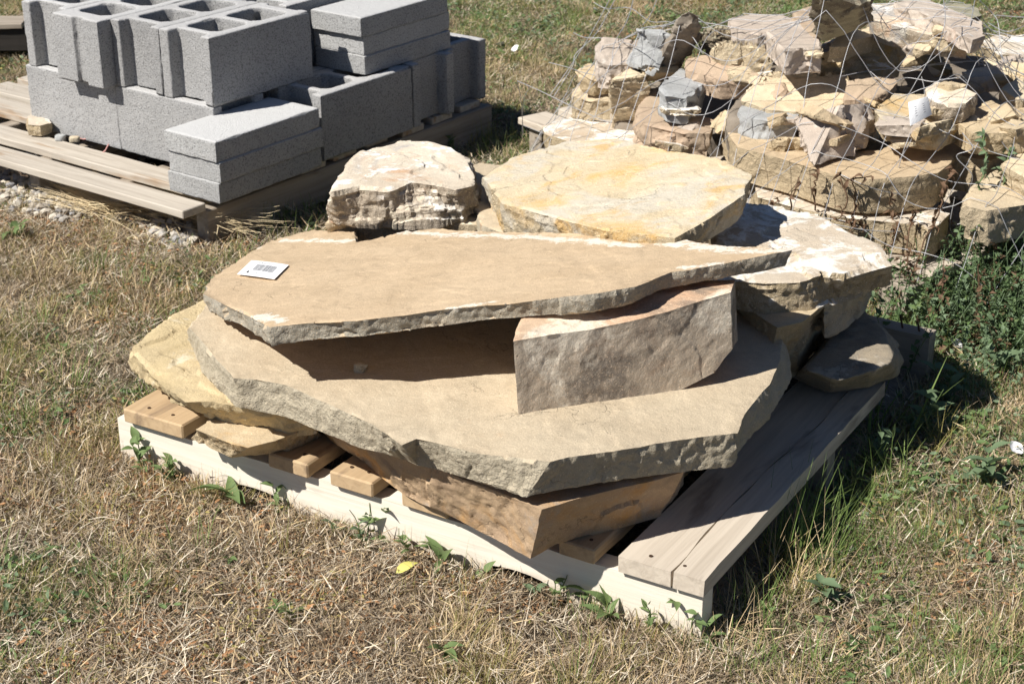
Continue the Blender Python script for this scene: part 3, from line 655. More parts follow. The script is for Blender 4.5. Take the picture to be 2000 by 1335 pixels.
# blocks
def cmu_outline(kind=0):
    L, W = .397, .194
    f = .034; r = .014 if kind == 0 else .006
    out = [(0, 0), (L, 0), (L, f), (L-r, f+.006), (L-r, W-f-.006), (L, W-f), (L, W), (0, W), (0, W-f), (r+.022, W-f-.004), (r+.022, f+.004), (0, f)] if kind == 0 else \
          [(0, 0), (L, 0), (L, f), (L-.014, f+.006), (L-.014, W-f-.006), (L, W-f), (L, W), (0, W), (0, W*.55), (.012, W*.53), (.012, W*.36), (0, W*.34)]
    return out
def cmu_mesh(kind, seed):
    out = cmu_outline(kind)
    def cell(x0, x1, y0, y1):
        c = .018
        return [(x0+c, y0), (x1-c, y0), (x1, y0+c), (x1, y1-c), (x1-c, y1), (x0+c, y1), (x0, y1-c), (x0, y0+c)][::-1]
    holes = [cell(.062, .188, .034, .160), cell(.214, .345, .034, .160)]
    polys = [[Vector((x, y, 0)) for x, y in p] for p in [out]+holes]
    flat = [p for q in polys for p in q]
    tri = tessellate_polygon(polys)
    H = .192
    bm = bmesh.new(); a = [bm.verts.new((p.x, p.y, 0)) for p in flat]; b = [bm.verts.new((p.x, p.y, H)) for p in flat]
    for t in tri: bm.faces.new([a[i] for i in t]); bm.faces.new([b[i] for i in t])
    k = 0
    for q in polys:
        n = len(q)
        for i in range(n): bm.faces.new([a[k+i], a[k+(i+1) % n], b[k+(i+1) % n], b[k+i]])
        k += n
    bmesh.ops.recalc_face_normals(bm, faces=bm.faces)
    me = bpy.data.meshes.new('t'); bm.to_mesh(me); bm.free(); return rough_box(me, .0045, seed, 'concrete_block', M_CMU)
def rough_box(me, voxel, seed, name, mat):
    tmp = bpy.data.objects.new('tmp', me); COL.objects.link(tmp)
    md = tmp.modifiers.new('r', 'REMESH'); md.mode = 'VOXEL'; md.voxel_size = voxel
    bpy.context.view_layer.update()
    m2 = bpy.data.meshes.new_from_object(tmp.evaluated_get(DG())); bpy.data.objects.remove(tmp)
    n = len(m2.vertices); co = np.empty(n*3); m2.vertices.foreach_get('co', co); co = co.reshape(-1, 3)
    no = np.empty(n*3); m2.vertices.foreach_get('normal', no); no = no.reshape(-1, 3)
    edge = np.clip((.93-np.abs(no).max(1))*6, 0, 1)*.8
    d = fbm(co*60+seed, 2)*.0006+vnoise(co*190+seed)*.0005-edge*(np.clip(fbm(co*38+seed, 3)+.0, 0, 1)*.0045+np.clip(fbm(co*13+seed*3, 2)-.28, 0, 1)*.05)
    co += no*d[:, None]; m2.vertices.foreach_set('co', co.ravel()); m2.update()
    m2.polygons.foreach_set('use_smooth', [True]*len(m2.polygons)); m2.name = name; m2.materials.clear(); m2.materials.append(mat); return m2
def box_me(lx, ly, lz):
    bm = bmesh.new(); bmesh.ops.create_cube(bm, size=1)
    for v in bm.verts: v.co = Vector(((v.co.x+.5)*lx, (v.co.y+.5)*ly, (v.co.z+.5)*lz))
    me = bpy.data.meshes.new('t'); bm.to_mesh(me); bm.free(); return me
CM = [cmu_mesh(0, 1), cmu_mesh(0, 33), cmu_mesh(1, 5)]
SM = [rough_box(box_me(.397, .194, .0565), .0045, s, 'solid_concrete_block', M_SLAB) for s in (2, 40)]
RZ = Matrix.Rotation(BYAW, 4, 'Z')
def place_block(me, name, u, v, z, label, rot=0, group='hollow concrete blocks on the gravel pallet', cat='concrete block'):
    o = bpy.data.objects.new(name, me); COL.objects.link(o)
    p = RZ @ Vector((u, v, 0)); o.location = (BO.x+p.x, BO.y+p.y, z); o.rotation_euler = (0, 0, BYAW+math.radians(rot))
    tag(o, label, cat, group); return o
Z0, Z1 = .1245, .318
NMS = ['rightmost hollow block of the front top row, its long side facing right', 'second hollow block from the right in the front top row',
       'third hollow block in the front top row, pushed forward with a plain end', 'leftmost hollow block of the front top row']
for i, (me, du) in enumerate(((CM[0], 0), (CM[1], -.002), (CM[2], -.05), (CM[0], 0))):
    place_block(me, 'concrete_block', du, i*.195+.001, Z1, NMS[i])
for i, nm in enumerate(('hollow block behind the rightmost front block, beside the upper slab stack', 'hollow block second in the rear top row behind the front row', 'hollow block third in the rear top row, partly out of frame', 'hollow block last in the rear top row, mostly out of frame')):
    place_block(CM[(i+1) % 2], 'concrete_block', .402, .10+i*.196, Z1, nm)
# lower course
place_block(CM[1], 'concrete_block', .194, .005, Z0, 'lower course block under the right front top block, plain side facing left', 90)
place_block(CM[0], 'concrete_block', .194, .4025, Z0, 'hollow block at the left end of the lower course, long plain side facing left', 90)
place_block(CM[0], 'concrete_block', .262, -.150, Z0, 'hollow block of the lower course with an open cell lit beside the slab stack')
place_block(CM[1], 'concrete_block', .262, .047, Z0, 'hollow block of the lower course hidden under the top row')
place_block(CM[1], 'concrete_block', .262, .243, Z0, 'hollow block of the lower course buried in the middle of the stack')
place_block(CM[0], 'concrete_block', .262, .440, Z0, 'hollow block of the lower course buried at the far left of the stack')
place_block(CM[0], 'concrete_block', .862, -.146, Z0, 'shaded hollow block at the right rear with its grooved end facing right', 90)
place_block(CM[1], 'concrete_block', 1.058, -.120, Z0, 'shaded hollow block last at the rear right corner', 90)
WH = ['bottom', 'middle', 'top']
for k in range(3):
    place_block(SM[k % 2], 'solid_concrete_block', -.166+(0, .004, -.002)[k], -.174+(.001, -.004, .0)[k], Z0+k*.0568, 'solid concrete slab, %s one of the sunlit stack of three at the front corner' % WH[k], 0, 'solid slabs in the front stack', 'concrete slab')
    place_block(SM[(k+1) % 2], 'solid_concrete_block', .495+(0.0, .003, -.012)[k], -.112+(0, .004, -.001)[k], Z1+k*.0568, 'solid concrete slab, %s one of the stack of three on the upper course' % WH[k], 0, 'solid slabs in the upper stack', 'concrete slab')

# back rock pallet
P2 = empty('wooden_pallet', (.99, 3.70, 0), math.atan2(.6, .8))
tag(P2, 'old wooden pallet under the netted rock pile, half hidden by weeds', 'pallet')
for y0 in (0, .7, 1.5):
    put('stringer', board_mesh('stringer', 1.2, .06, .105, 3+y0, mat=M_POST), P2, 0, y0, 0)
put('stringer', board_mesh('block', .07, .09, .105, 31, mat=M_POST), P2, -.09, -.02, 0)
for i in range(8): put('deck_board', board_mesh('deck_board', .11, 1.62, .022, 80+i, mat=M_DECK2), P2, -.02+i*.155, -.03, .107)

# timber at left edge
tb = empty('wooden_pallet', tuple(at(30, 118, 0)), BYAW)
tag(tb, 'dark corner of a wooden pallet at the far left edge behind the blocks', 'pallet')
p = at(43, 60, .13); tb.location = (p.x-.8, p.y+.02, 0); tb.rotation_euler = (0, 0, .04)
put('stringer', board_mesh('stringer', .8, .09, .085, 91, mat=M_SHADEWOOD), tb, 0, .0, .04)
put('stringer', board_mesh('stringer', .8, .09, .085, 92, mat=M_SHADEWOOD), tb, 0, .10, .04)
for k in range(1): put('deck_board', board_mesh('deck_board', .8, .13, .02, 93+k, mat=M_POST), tb, -.01, -.012+.19*k, .126)

# ------------------------------------------------------------------ things from bmesh strips
def blades(specs, taper=.15, seg=3):
    """specs: list of (base xyz, dir xy angle, length, lean 0..1, width, droop) -> verts, faces as bent strips"""
    V = []; F = []
    for (bx, by, bz, ang, ln, lean, w, droop) in specs:
        dx, dy = math.cos(ang), math.sin(ang); px, py = -dy, dx
        tw = random.uniform(-1, 1); 
        b = len(V)
        for k in range(seg+1):
            t = k/seg
            hz = ln*t*lean+droop*t*t*ln*.5
            vz = ln*t*math.sqrt(max(0, 1-lean*lean))-droop*t*t*ln*.6
            ww = w*(1-t*(1-taper))/2
            ox, oy, oz = px*ww, py*ww, tw*ww*.6
            cx, cy, cz = bx+dx*hz, by+dy*hz, bz+vz
            V.append((cx-ox, cy-oy, cz-oz)); V.append((cx+ox, cy+oy, cz+oz))
            if k: F.append((b+2*k-2, b+2*k-1, b+2*k+1, b+2*k))
    return V, F

def litter_variant(kind, seed):
    random.seed(seed); sp = []
    if kind == 'litter':
        for _ in range(44):
            r = .065*math.sqrt(random.random()); a = random.uniform(0, 6.28)
            sp.append((r*math.cos(a), r*math.sin(a), random.uniform(0, .022), random.uniform(0, 6.28), random.uniform(.008, .030), random.uniform(.82, 1), random.uniform(.0009, .0020), random.uniform(-.25, .25)))
    elif kind == 'straw':
        for _ in range(22):
            r = .08*math.sqrt(random.random()); a = random.uniform(0, 6.28)
            sp.append((r*math.cos(a), r*math.sin(a), random.uniform(.008, .034), random.uniform(0, 6.28), random.uniform(.018, .058), random.uniform(.88, 1), random.uniform(.0009, .0018), random.uniform(-.2, .3)))
    elif kind in ('tuft', 'short'):
        h = .07 if kind == 'tuft' else .032
        for _ in range(34):
            r = .035*math.sqrt(random.random()); a = random.uniform(0, 6.28)
            sp.append((r*math.cos(a), r*math.sin(a), 0, a+random.uniform(-.8, .8), random.uniform(.5, 1.2)*h, random.uniform(.1, .75), random.uniform(.0012, .0026), random.uniform(0, .5)))
    V, F = blades(sp)
    return V, F
def leafy_variant(seed, size=.012, n=26, r0=.05, h=.03):
    random.seed(seed); V = []; F = []
    for _ in range(n):
        r = r0*math.sqrt(random.random()); a = random.uniform(0, 6.28)
        c = Vector((r*math.cos(a), r*math.sin(a), random.uniform(.004, h)))
        R = Matrix.Rotation(random.uniform(0, 6.28), 3, 'Z') @ Matrix.Rotation(random.uniform(-1.0, 1.0), 3, 'X') @ Matrix.Rotation(random.uniform(-.7, .5), 3, 'Y')
        s = size*random.uniform(.5, 1.3)
        pts = [(-1, 0, 0), (-.35, .38, .1), (.45, .34, .06), (1, 0, -.12), (.45, -.34, .06), (-.35, -.38, .1), (0, 0, -.05)]
        b = len(V); V += [tuple(c+R @ (Vector(q)*s)) for q in pts]
        F += [(b, b+1, b+6, b+5), (b+1, b+2, b+6), (b+2, b+3, b+4, b+6), (b+4, b+5, b+6)]
    return V, F

def wispy_variant(seed):
    random.seed(seed); V = []; F = []
    for _ in range(5):
        a = random.uniform(0, 6.28); h = random.uniform(.08, .26); ln = random.uniform(.1, .5)
        bx, by = random.gauss(0, .03), random.gauss(0, .03)
        sv, sf = blades([(bx, by, 0, a, h, ln, .0026, .2)], .5, 5); b = len(V); V += sv; F += [tuple(b+i for i in f) for f in sf]
        for k in range(11):
            t = random.uniform(.12, 1); hz = h*t*ln; c = Vector((bx+math.cos(a)*hz, by+math.sin(a)*hz, h*t*math.sqrt(1-ln*ln)-.12*h*t*t))
            Rm = Matrix.Rotation(random.uniform(0, 6.28), 3, 'Z') @ Matrix.Rotation(random.uniform(-.9, .4), 3, 'Y') @ Matrix.Rotation(random.uniform(-.7, .7), 3, 'X')
            L_ = random.uniform(.009, .026)*(1.15-.5*t); W_ = L_*random.uniform(.2, .36); b = len(V)
            V += [tuple(c+Rm @ Vector(q)) for q in ((0, 0, 0), (L_*.4, W_, .002), (L_, 0, -.003), (L_*.4, -W_, .002), (L_*.5, 0, -.001))]
            F += [(b, b+1, b+4), (b+1, b+2, b+4), (b+2, b+3, b+4), (b+3, b, b+4)]
    return V, F

def scatter(name, label, variants, mats, pts, scale, rot_only_z=True, zoff=0.0, seed=0, kind='stuff', cat='grass'):
    """variants (meshes) instanced on points with geometry nodes"""
    rng = np.random.default_rng(seed)
    col = bpy.data.collections.new(name+'_sources')
    for i, (V, F) in enumerate(variants):
        me = new_mesh(name+'_source', V, F); me.materials.append(mats[i % len(mats)])
        o = bpy.data.objects.new('%s_source' % name, me); col.objects.link(o)
    n = len(pts)
    P = np.zeros((n, 3)); P[:, :2] = pts; P[:, 2] = ground_h(P[:, 0], P[:, 1])+zoff
    me = bpy.data.meshes.new(name); me.vertices.add(n); me.vertices.foreach_set('co', P.ravel())
    a = me.attributes.new('rot', 'FLOAT_VECTOR', 'POINT'); r = np.zeros((n, 3)); r[:, 2] = rng.random(n)*6.283
    r[:, 0] = rng.normal(0, .12, n); r[:, 1] = rng.normal(0, .12, n); a.data.foreach_set('vector', r.ravel())
    a = me.attributes.new('scl', 'FLOAT', 'POINT'); a.data.foreach_set('value', rng.uniform(scale[0], scale[1], n))
    a = me.attributes.new('idx', 'INT', 'POINT'); a.data.foreach_set('value', rng.integers(0, len(variants), n).astype(np.int32))
    me.update()
    o = bpy.data.objects.new(name, me); COL.objects.link(o)
    ng = bpy.data.node_groups.new(name, 'GeometryNodeTree')
    ng.interface.new_socket('Geometry', in_out='INPUT', socket_type='NodeSocketGeometry')
    ng.interface.new_socket('Geometry', in_out='OUTPUT', socket_type='NodeSocketGeometry')
    N = ng.nodes; gi = N.new('NodeGroupInput'); go = N.new('NodeGroupOutput')
    ci = N.new('GeometryNodeCollectionInfo'); ci.inputs['Collection'].default_value = col; ci.inputs['Separate Children'].default_value = True; ci.inputs['Reset Children'].default_value = True
    ip = N.new('GeometryNodeInstanceOnPoints'); ip.inputs['Pick Instance'].default_value = True
    def attr(nm, dt):
        x = N.new('GeometryNodeInputNamedAttribute'); x.data_type = dt; x.inputs['Name'].default_value = nm; return x.outputs[0]
    ng.links.new(gi.outputs[0], ip.inputs['Points']); ng.links.new(ci.outputs[0], ip.inputs['Instance'])
    ng.links.new(attr('idx', 'INT'), ip.inputs['Instance Index']); ng.links.new(attr('rot', 'FLOAT_VECTOR'), ip.inputs['Rotation'])
    ng.links.new(attr('scl', 'FLOAT'), ip.inputs['Scale']); ng.links.new(ip.outputs[0], go.inputs[0])
    md = o.modifiers.new('scatter', 'NODES'); md.node_group = ng
    tag(o, label, cat, kind=kind); return o

# where the ground is covered, and where it stays out from under the pallets
def inside(P, O, yaw, x0, x1, y0, y1):
    c, s = math.cos(yaw), math.sin(yaw); dx = P[:, 0]-O[0]; dy = P[:, 1]-O[1]
    u = dx*c+dy*s; v = -dx*s+dy*c
    return (u > x0) & (u < x1) & (v > y0) & (v < y1)
def in_view(P, m=.25):
    k = .3085*P[:, 1]*1.02+m
    return np.abs(P[:, 0]) < k
def field(n, seed, dens=None, keep_under=False, grow=0.0):
    rng = np.random.default_rng(seed)
    # denser toward the camera so that cover looks even in the picture
    y = 2.0+(7.6-2.0)*rng.random(n)**1.15; x = (rng.random(n)*2-1)*(y*.315+.25)
    P = np.stack([x, y], 1)
    g = grow
    m = ~inside(P, (FX, FY), FYAW, -1.28-g, 0.0+g, -.005-g, 1.2+g) & ~inside(P, BO, BYAW, -.2-g, 1.1+g, -.15-g, 1.35) & ~inside(P, (.99, 3.70), math.atan2(.6, .8), -.02-g, 1.2, 0-g, 1.56+g)
    if keep_under: m = np.ones(n, bool)
    P = P[m]
    if dens is not None:
        d = dens(P); P = P[np.random.default_rng(seed+1).random(len(P)) < d]
    return P
def P3(P, f, o): return np.stack([P[:, 0]*f+o, P[:, 1]*f, np.zeros(len(P))+o], 1)
def green_mask(P):
    """greener toward the right-hand strip and the rear"""
    r = np.clip((P[:, 0]-(.25+.10*(P[:, 1]-2.3)))*2.2, 0, 1)
    b = np.clip((P[:, 1]-4.3)*.5, 0, .45)
    near = np.clip(fbm(P3(P, 2.1, 3.), 3)*3.0+.30, 0, 1)*.75
    return np.clip(r*1.0+b*1.2+near*(1-r), 0, 1)

scatter('dry_thatch', 'matted grey brown dead grass covering the ground', [litter_variant('litter', s) for s in range(6)], [M_LITTER, M_LITTER, M_STRAWPALE, M_LITTER, M_STRAW, M_LITTER],
        field(24000, 1, lambda P: np.clip(.98-1.4*np.clip(fbm(P3(P, 1.7, 61.), 3)-.12, 0, .5), .1, 1)), (.8, 1.4), seed=1)
scatter('loose_straw', 'bleached straw stalks strewn over the dry ground', [litter_variant('straw', s+50) for s in range(5)], [M_STRAWPALE, M_STRAW, M_STRAWPALE, M_LITTER, M_STRAWPALE],
        field(3300, 5, lambda P: np.clip(.75-green_mask(P)*.45+fbm(P3(P, 3, 9.), 2)*.5, 0, 1)), (.7, 1.3), seed=2)
scatter('rust_weeds', 'low rusty brown dried weeds', [leafy_variant(s, .0052, 40, .05, .03) for s in range(4)]+[litter_variant('short', 80+s) for s in range(2)], [M_RUST, M_RUST, M_GREENDRY, M_RUST, M_RUST, M_STRAW],
        field(9000, 9, lambda P: np.clip(fbm(P3(P, 2.3, 20.), 3)*2.6+.25, 0, 1)), (.7, 1.2), seed=3)
scatter('dry_grass_tufts', 'small upright tufts of dry yellow grass', [litter_variant('tuft', s+100) for s in range(5)]+[litter_variant('short', s+140) for s in range(4)], [M_STRAW, M_GREENDRY, M_STRAW, M_GREENDRY],
        field(15000, 13, lambda P: np.clip(.42+fbm(P3(P, 2.4, 30.), 3)*3.2, .03, 1)), (.55, 1.1), seed=4)
scatter('green_grass', 'short green grass mixed into the dry ground', [litter_variant('short', s+200) for s in range(5)]+[litter_variant('tuft', 260)], [M_GREEN, M_GREENDRY, M_GREEN],
        field(24000, 17, lambda P: green_mask(P)**1.3*np.clip(.7+fbm(P3(P, 4, 1.), 2), .1, 1)), (.7, 1.3), seed=5)
scatter('ground_weeds', 'low leafy green weeds creeping through the grass', [leafy_variant(s+20, .009, 26, .05, .035) for s in range(5)], [M_LEAF, M_LEAFGREY, M_LEAF],
        field(13000, 21, lambda P: np.clip((green_mask(P)-.25)*1.2, 0, 1)*np.clip(.5+fbm(P3(P, 3, 5.), 3)*1.3, .05, 1)), (.7, 1.3), seed=6, cat='weeds')

# shady weed thicket at the right of the rock pile
def thicket():
    rng = np.random.default_rng(77); pts = []
    c0 = at(1880, 600, 0); 
    n = 620
    x = rng.normal(0, 1, n); y = rng.normal(0, 1, n)
    P = np.stack([1.24+x*.15+y*.05, 3.74+y*.17], 1)
    return P
scatter('weed_thicket', 'dense thicket of leafy grey green weeds at the foot of the netted pile', [wispy_variant(s+60) for s in range(6)], [M_LEAFGREY, M_LEAF, M_THICK, M_THICK, M_DRYVINE, M_LEAFGREY], thicket(), (.55, 1.25), seed=7, cat='weeds')

# gravel under the block pallet
def gravel():
    rng = np.random.default_rng(4); V = []; F = []
    base = [(1, 0, 0), (-1, 0, 0), (0, 1, 0), (0, -1, 0), (0, 0, 1), (0, 0, -1)]
    bm = bmesh.new(); bmesh.ops.create_icosphere(bm, subdivisions=1, radius=1)
    bv = np.array([tuple(v.co) for v in bm.verts]); bf = [[v.index for v in f.verts] for f in bm.faces]; bm.free()
    n = 2300
    for i in range(n):
        u = rng.uniform(-.30, .45)if i % 3 else rng.uniform(-.32, -.12); v = rng.uniform(-.1, 1.3)
        if u < -.235+.05*math.sin(v*9) and v < .3: continue
        p = RZ @ Vector((u, v, 0)); r = rng.uniform(.006, .016)
        q = bv*(1+rng.normal(0, .16, bv.shape))*r*np.array([1.2, 1, .75]); a = rng.uniform(0, 6.28)
        c, s = math.cos(a), math.sin(a); q = np.stack([q[:, 0]*c-q[:, 1]*s, q[:, 0]*s+q[:, 1]*c, q[:, 2]], 1)
        q += [BO.x+p.x, BO.y+p.y, rng.uniform(0, .022)]
        b = len(V); V += q.tolist(); F += [[b+k for k in f] for f in bf]
    me = new_mesh('gravel', V, F)
    m, nn, l, b = M('river_gravel', .85); g = nn.new('ShaderNodeNewGeometry')
    cr = nn.new('ShaderNodeValToRGB'); e = cr.color_ramp.elements; e[0].color = (.16, .16, .17, 1); e[1].color = (.50, .44, .34, 1)
    for pos, c in ((.25, (.38, .33, .26, 1)), (.5, (.30, .30, .31, 1)), (.75, (.55, .50, .42, 1))): x = e.new(pos); x.color = c
    l.new(g.outputs['Random Per Island'], cr.inputs[0]); l.new(cr.outputs[0], b.inputs['Base Color'])
    tag(link('gravel', me, m), 'rounded mixed gravel spread beneath the block pallet', 'gravel', kind='stuff')
gravel()

def heap_of_straw():
    random.seed(3); sp = []
    for i in range(1700):
        t = random.random(); px = 170+270*t; py = 420+40*t-18*math.sin(t*3)+random.gauss(0, 9)
        p = at(px, py, 0); a = FYAW+math.pi*(i % 2)+random.gauss(0, .3)
        sp.append((p.x, p.y, random.uniform(.01, .05), a, random.uniform(.08, .22), .98, random.uniform(.0016, .003), random.uniform(-.12, .2)))
    V, F = blades(sp, .4); me = new_mesh('straw_heap', V, F)
    M_HEAP = leaf_mat('pale_swath_straw', (.74, .62, .40), (.55, .43, .26), tr=0)
    tag(link('straw_heap', me, M_HEAP), 'swath of long pale straw lying along the block pallet', 'straw', kind='stuff')
heap_of_straw()

# ------------------------------------------------------------------ single plants
def leaf_mesh(name, ln, wd, curl, mat, lobed=False):
    n = 6; V = []; F = []
    for k in range(n+1):
        t = k/n; w = wd*math.sin(math.pi*min(.999, t**.75))*(1 if not lobed else (1+.35*math.cos(t*9)))+.0004
        z = curl*ln*(t-t*t*1.3); x = ln*t
        V += [(x, -w/2, z+.12*w), (x, 0, z-.1*w), (x, w/2, z+.12*w)]
        if k: b = 3*k; F += [(b-3, b-2, b+1, b), (b-2, b-1, b+2, b+1)]
    me = new_mesh(name, V, F, True); me.materials.append(mat); return me
LM = {k: leaf_mesh('leaf', *a) for k, a in dict(dock=(.075, .026, .5, M_LEAF), small=(.026, .012, .4, M_LEAF), grey=(.028, .013, .4, M_LEAFGREY), yel=(.045, .018, .5, M_YLEAF)).items()}
def tube(pts, r, seg=5, r2=None):
    V = []; F = []; n = len(pts)
    for i, p in enumerate(pts):
        a = pts[max(0, i-1)]; b = pts[min(n-1, i+1)]; d = (b-a).normalized(); u = d.orthogonal().normalized()
        if i == 0: ref = u
        u = (ref-d*ref.dot(d)); u = u.normalized() if u.length > 1e-6 else d.orthogonal().normalized(); ref = u; w = d.cross(u)
        rr = r if r2 is None else r+(r2-r)*i/max(1, n-1)
        for k in range(seg):
            an = 2*math.pi*k/seg; V.append(tuple(p+(u*math.cos(an)+w*math.sin(an))*rr))
        if i:
            for k in range(seg): F.append(((i-1)*seg+k, (i-1)*seg+(k+1) % seg, i*seg+(k+1) % seg, i*seg+k))
    return V, F
def gz(p): return float(ground_h(np.array([p.x]), np.array([p.y]))[0])
ORD2 = 'first second third fourth fifth sixth seventh eighth ninth tenth eleventh twelfth thirteenth fourteenth last'.split()
def weed(px, py, label, n, leaf, h, seed, scale=1.0, spread=.9, group=None, flower=False):
    random.seed(seed); p = at(px, py, 0); e = empty('weed_plant', (p.x, p.y, gz(p)), random.uniform(0, 6))
    tag(e, label, 'weed', group)
    for s in range(2 if h > .05 else 1):
        a = random.uniform(0, 6.28); top = Vector((math.cos(a)*h*.35, math.sin(a)*h*.35, h))
        pts = [Vector((0, 0, 0)).lerp(top, t)+Vector((.004*math.sin(t*7), .004*math.cos(t*5), 0)) for t in np.linspace(0, 1, 6)]
        V, F = tube(pts, .0016, 5, .0007); me = new_mesh('stem', V, F, True); me.materials.append(M_LEAF); st = put('stem', me, e, 0, 0, 0)
        for i in range(n//2+1):
            t = random.uniform(.12, 1); q = Vector((0, 0, 0)).lerp(top, t)
            o = put('leaf', LM[leaf], e, q.x, q.y, q.z, random.uniform(0, 6.28), random.uniform(-.4, .4), random.uniform(-spread, .1)); sc = 1.45*scale*random.uniform(.6, 1.15); o.scale = (sc,)*3
    if flower:
        V = [(0, 0, 0)]; F = []
        for k in range(10):
            an = 2*math.pi*k/10; V.append((.017*math.cos(an), .017*math.sin(an), .009+.002*math.sin(3*an)))
        for k in range(10): F.append((0, 1+k, 1+(k+1) % 10))
        me = new_mesh('flower', V, F, True); me.materials.append(M_PETAL); put('flower', me, e, 0, 0, h+.004, 0, .5, .3)
WD = [(690, 1035, 'dark leafy weed against the white board left of the dock leaves', 9, 'dock', .05, .42), (770, 1060, 'heart leaved weed growing against the middle of the white board', 9, 'dock', .06, .55),
      (875, 1112, 'single tall dock leaf weed beside the right notch of the white board', 3, 'dock', .05, .6), (480, 900, 'thin leafy weed climbing in front of the left notch', 12, 'small', .16, .9),
      (290, 920, 'small leafy sprig in front of the white board at its left end', 10, 'small', .08, .9), (345, 930, 'short leafy sprig just left of the left notch', 8, 'small', .06, .8),
      (1130, 1190, 'broad leaved weed under the shadow on the white board', 9, 'dock', .05, .5), (1180, 1215, 'low green weed near the front right of the white board', 8, 'dock', .03, .45),
      (1370, 1262, 'small green leaf weed at the front right pallet corner', 6, 'dock', .04, .4), (440, 1110, 'small dark weed alone in the dry grass at lower left', 8, 'dock', .03, .35),
      (870, 1290, 'bright leafy weed in the grass at bottom centre', 12, 'dock', .04, .4), (560, 1210, 'flat green weed rosette in the dry grass left of centre', 9, 'dock', .02, .4),
      (335, 395, 'big dark green weed leaning out under the block pallet', 10, 'dock', .07, .8), (385, 420, 'trailing green weed below the sunlit slab stack', 9, 'dock', .05, .6),
      (880, 300, 'leafy weed in the shadow between the blocks and the white rock', 12, 'small', .06, 1.3),
      (1720, 900, 'grey green weed rising from the shade right of the front pallet', 12, 'grey', .12, 1.0), (1790, 850, 'pale leafy weed in shade further right of the front pallet', 14, 'grey', .12, 1.2),
      (1660, 850, 'small sprig beside the far right pallet board', 8, 'grey', .07, .9), (1850, 790, 'grey weed at the edge of the shadow on the right', 14, 'grey', .10, 1.2),
      (1905, 950, 'grey green leafy weed below the white flower at right', 14, 'grey', .08, 1.2), (1950, 740, 'green weed in the sun at the right edge', 14, 'grey', .08, 1.2),
      (30, 470, 'green weed in the dry grass at the far left', 12, 'small', .06, 1.2), (1620, 1180, 'leafy weed by the fallen petals in the lower right grass', 12, 'grey', .06, 1.0)]
for i, (x, y, lb, n, lf, h, sc) in enumerate(WD): weed(x, y, lb, n, lf, h, 300+i, sc, group='leafy weeds around the pallets')
FL = [(565, 425, 'white bindweed flower in shade behind the tagged slab'), (978, 100, 'white flower in the grass between the blocks and the netted pile'), (1008, 108, 'smaller white flower right beside the other behind the blocks'),
      (1163, 32, 'white flower by the top edge above the netting'), (1862, 690, 'white flower at the shadow edge right of the pallet'), (1978, 898, 'white flower at the right edge in the green grass'), (1613, 1118, 'white flower in the lower right grass near the pallet corner')]
for i, (x, y, lb) in enumerate(FL): weed(x, y, lb, 4, 'small', .03, 400+i, 1, group='white bindweed flowers', flower=True)
rw = random.Random(9)
for k in range(15):
    t = (k+rw.uniform(.1, .9))/15; weed(250+1120*t, 908+342*t+rw.uniform(0, 18), 'small leafy sprout against the white board, %s from its left end' % ORD2[k], rw.choice((6, 8, 10)), rw.choice(('small', 'small', 'grey', 'dock')), rw.uniform(.03, .09), 700+k, .7, group='leafy weeds around the pallets')
# yellow fallen leaf
p = at(796, 1138, 0); o = link('fallen_leaf', LM['yel'].copy()); o.location = (p.x-.02, p.y, .02); o.rotation_euler = (.4, -.3, .5); tag(o, 'single yellow leaf in the grass in front of the white board', 'leaf')

def grass_clump(px, py, label, n, h, w, mat, seed, lean=(.05, .5), spread=.05, bias=None):
    random.seed(seed); p = at(px, py, 0); sp = []
    for _ in range(n):
        a = random.uniform(0, 6.28) if bias is None else random.gauss(bias, .9); r = spread*math.sqrt(random.random()); b = random.uniform(0, 6.28)
        sp.append((r*math.cos(b), r*math.sin(b), -.005, a, random.uniform(.45, 1.1)*h, random.uniform(*lean), random.uniform(.7, 1.2)*w, random.uniform(0, .5)))
    V, F = blades(sp, .08, 6); me = new_mesh('grass_clump', V, F, True); o = link('grass_clump', me, mat); o.location = (p.x, p.y, gz(p)); tag(o, label, 'grass clump', 'grass clumps that stand out'); return o
grass_clump(1560, 1080, 'tall fresh green grass clump beside the right side of the front pallet', 130, .20, .0032, M_GREEN, 5, (.05, .55), .07, .4)
grass_clump(1660, 1070, 'sparser green grass clump right of the tall one', 45, .16, .003, M_GREEN, 6, (.1, .6), .06)
grass_clump(1730, 860, 'few long arching green blades in the shade right of the pallet', 9, .26, .007, M_GREEN, 7, (.25, .7), .05, .1)
grass_clump(1560, 1130, 'dry straw stems standing in the tall green clump', 26, .22, .0025, M_STRAW, 8, (.05, .45), .07)
grass_clump(600, 985, 'dry seed grass stalks leaning over the white board', 34, .19, .0022, M_STRAW, 9, (.1, .6), .05, 1.9)
grass_clump(520, 960, 'curved dry stalks in front of the left notch', 22, .14, .0024, M_STRAWPALE, 10, (.5, .9), .04, 2.4)
grass_clump(30, 1130, 'yellow green tuft at the lower left edge', 90, .07, .002, M_GREENDRY, 11, (.1, .6), .06)
grass_clump(210, 1170, 'dry yellow tuft in the lower left grass', 110, .075, .0018, M_STRAW, 12, (.1, .6), .09)
grass_clump(440, 1200, 'olive tuft of grass left of centre near the bottom', 90, .06, .002, M_GREENDRY, 13, (.1, .7), .08)
grass_clump(360, 590, 'tall dry grass tuft left of the tagged slab', 120, .10, .002, M_GREENDRY, 14, (.1, .6), .08)
grass_clump(60, 500, 'green tinged tuft at the left below the gravel', 110, .07, .0022, M_GREENDRY, 15, (.1, .6), .08)
grass_clump(510, 440, 'green grass clump in front of the block pallet corner', 90, .12, .0026, M_GREEN, 16, (.05, .5), .07)
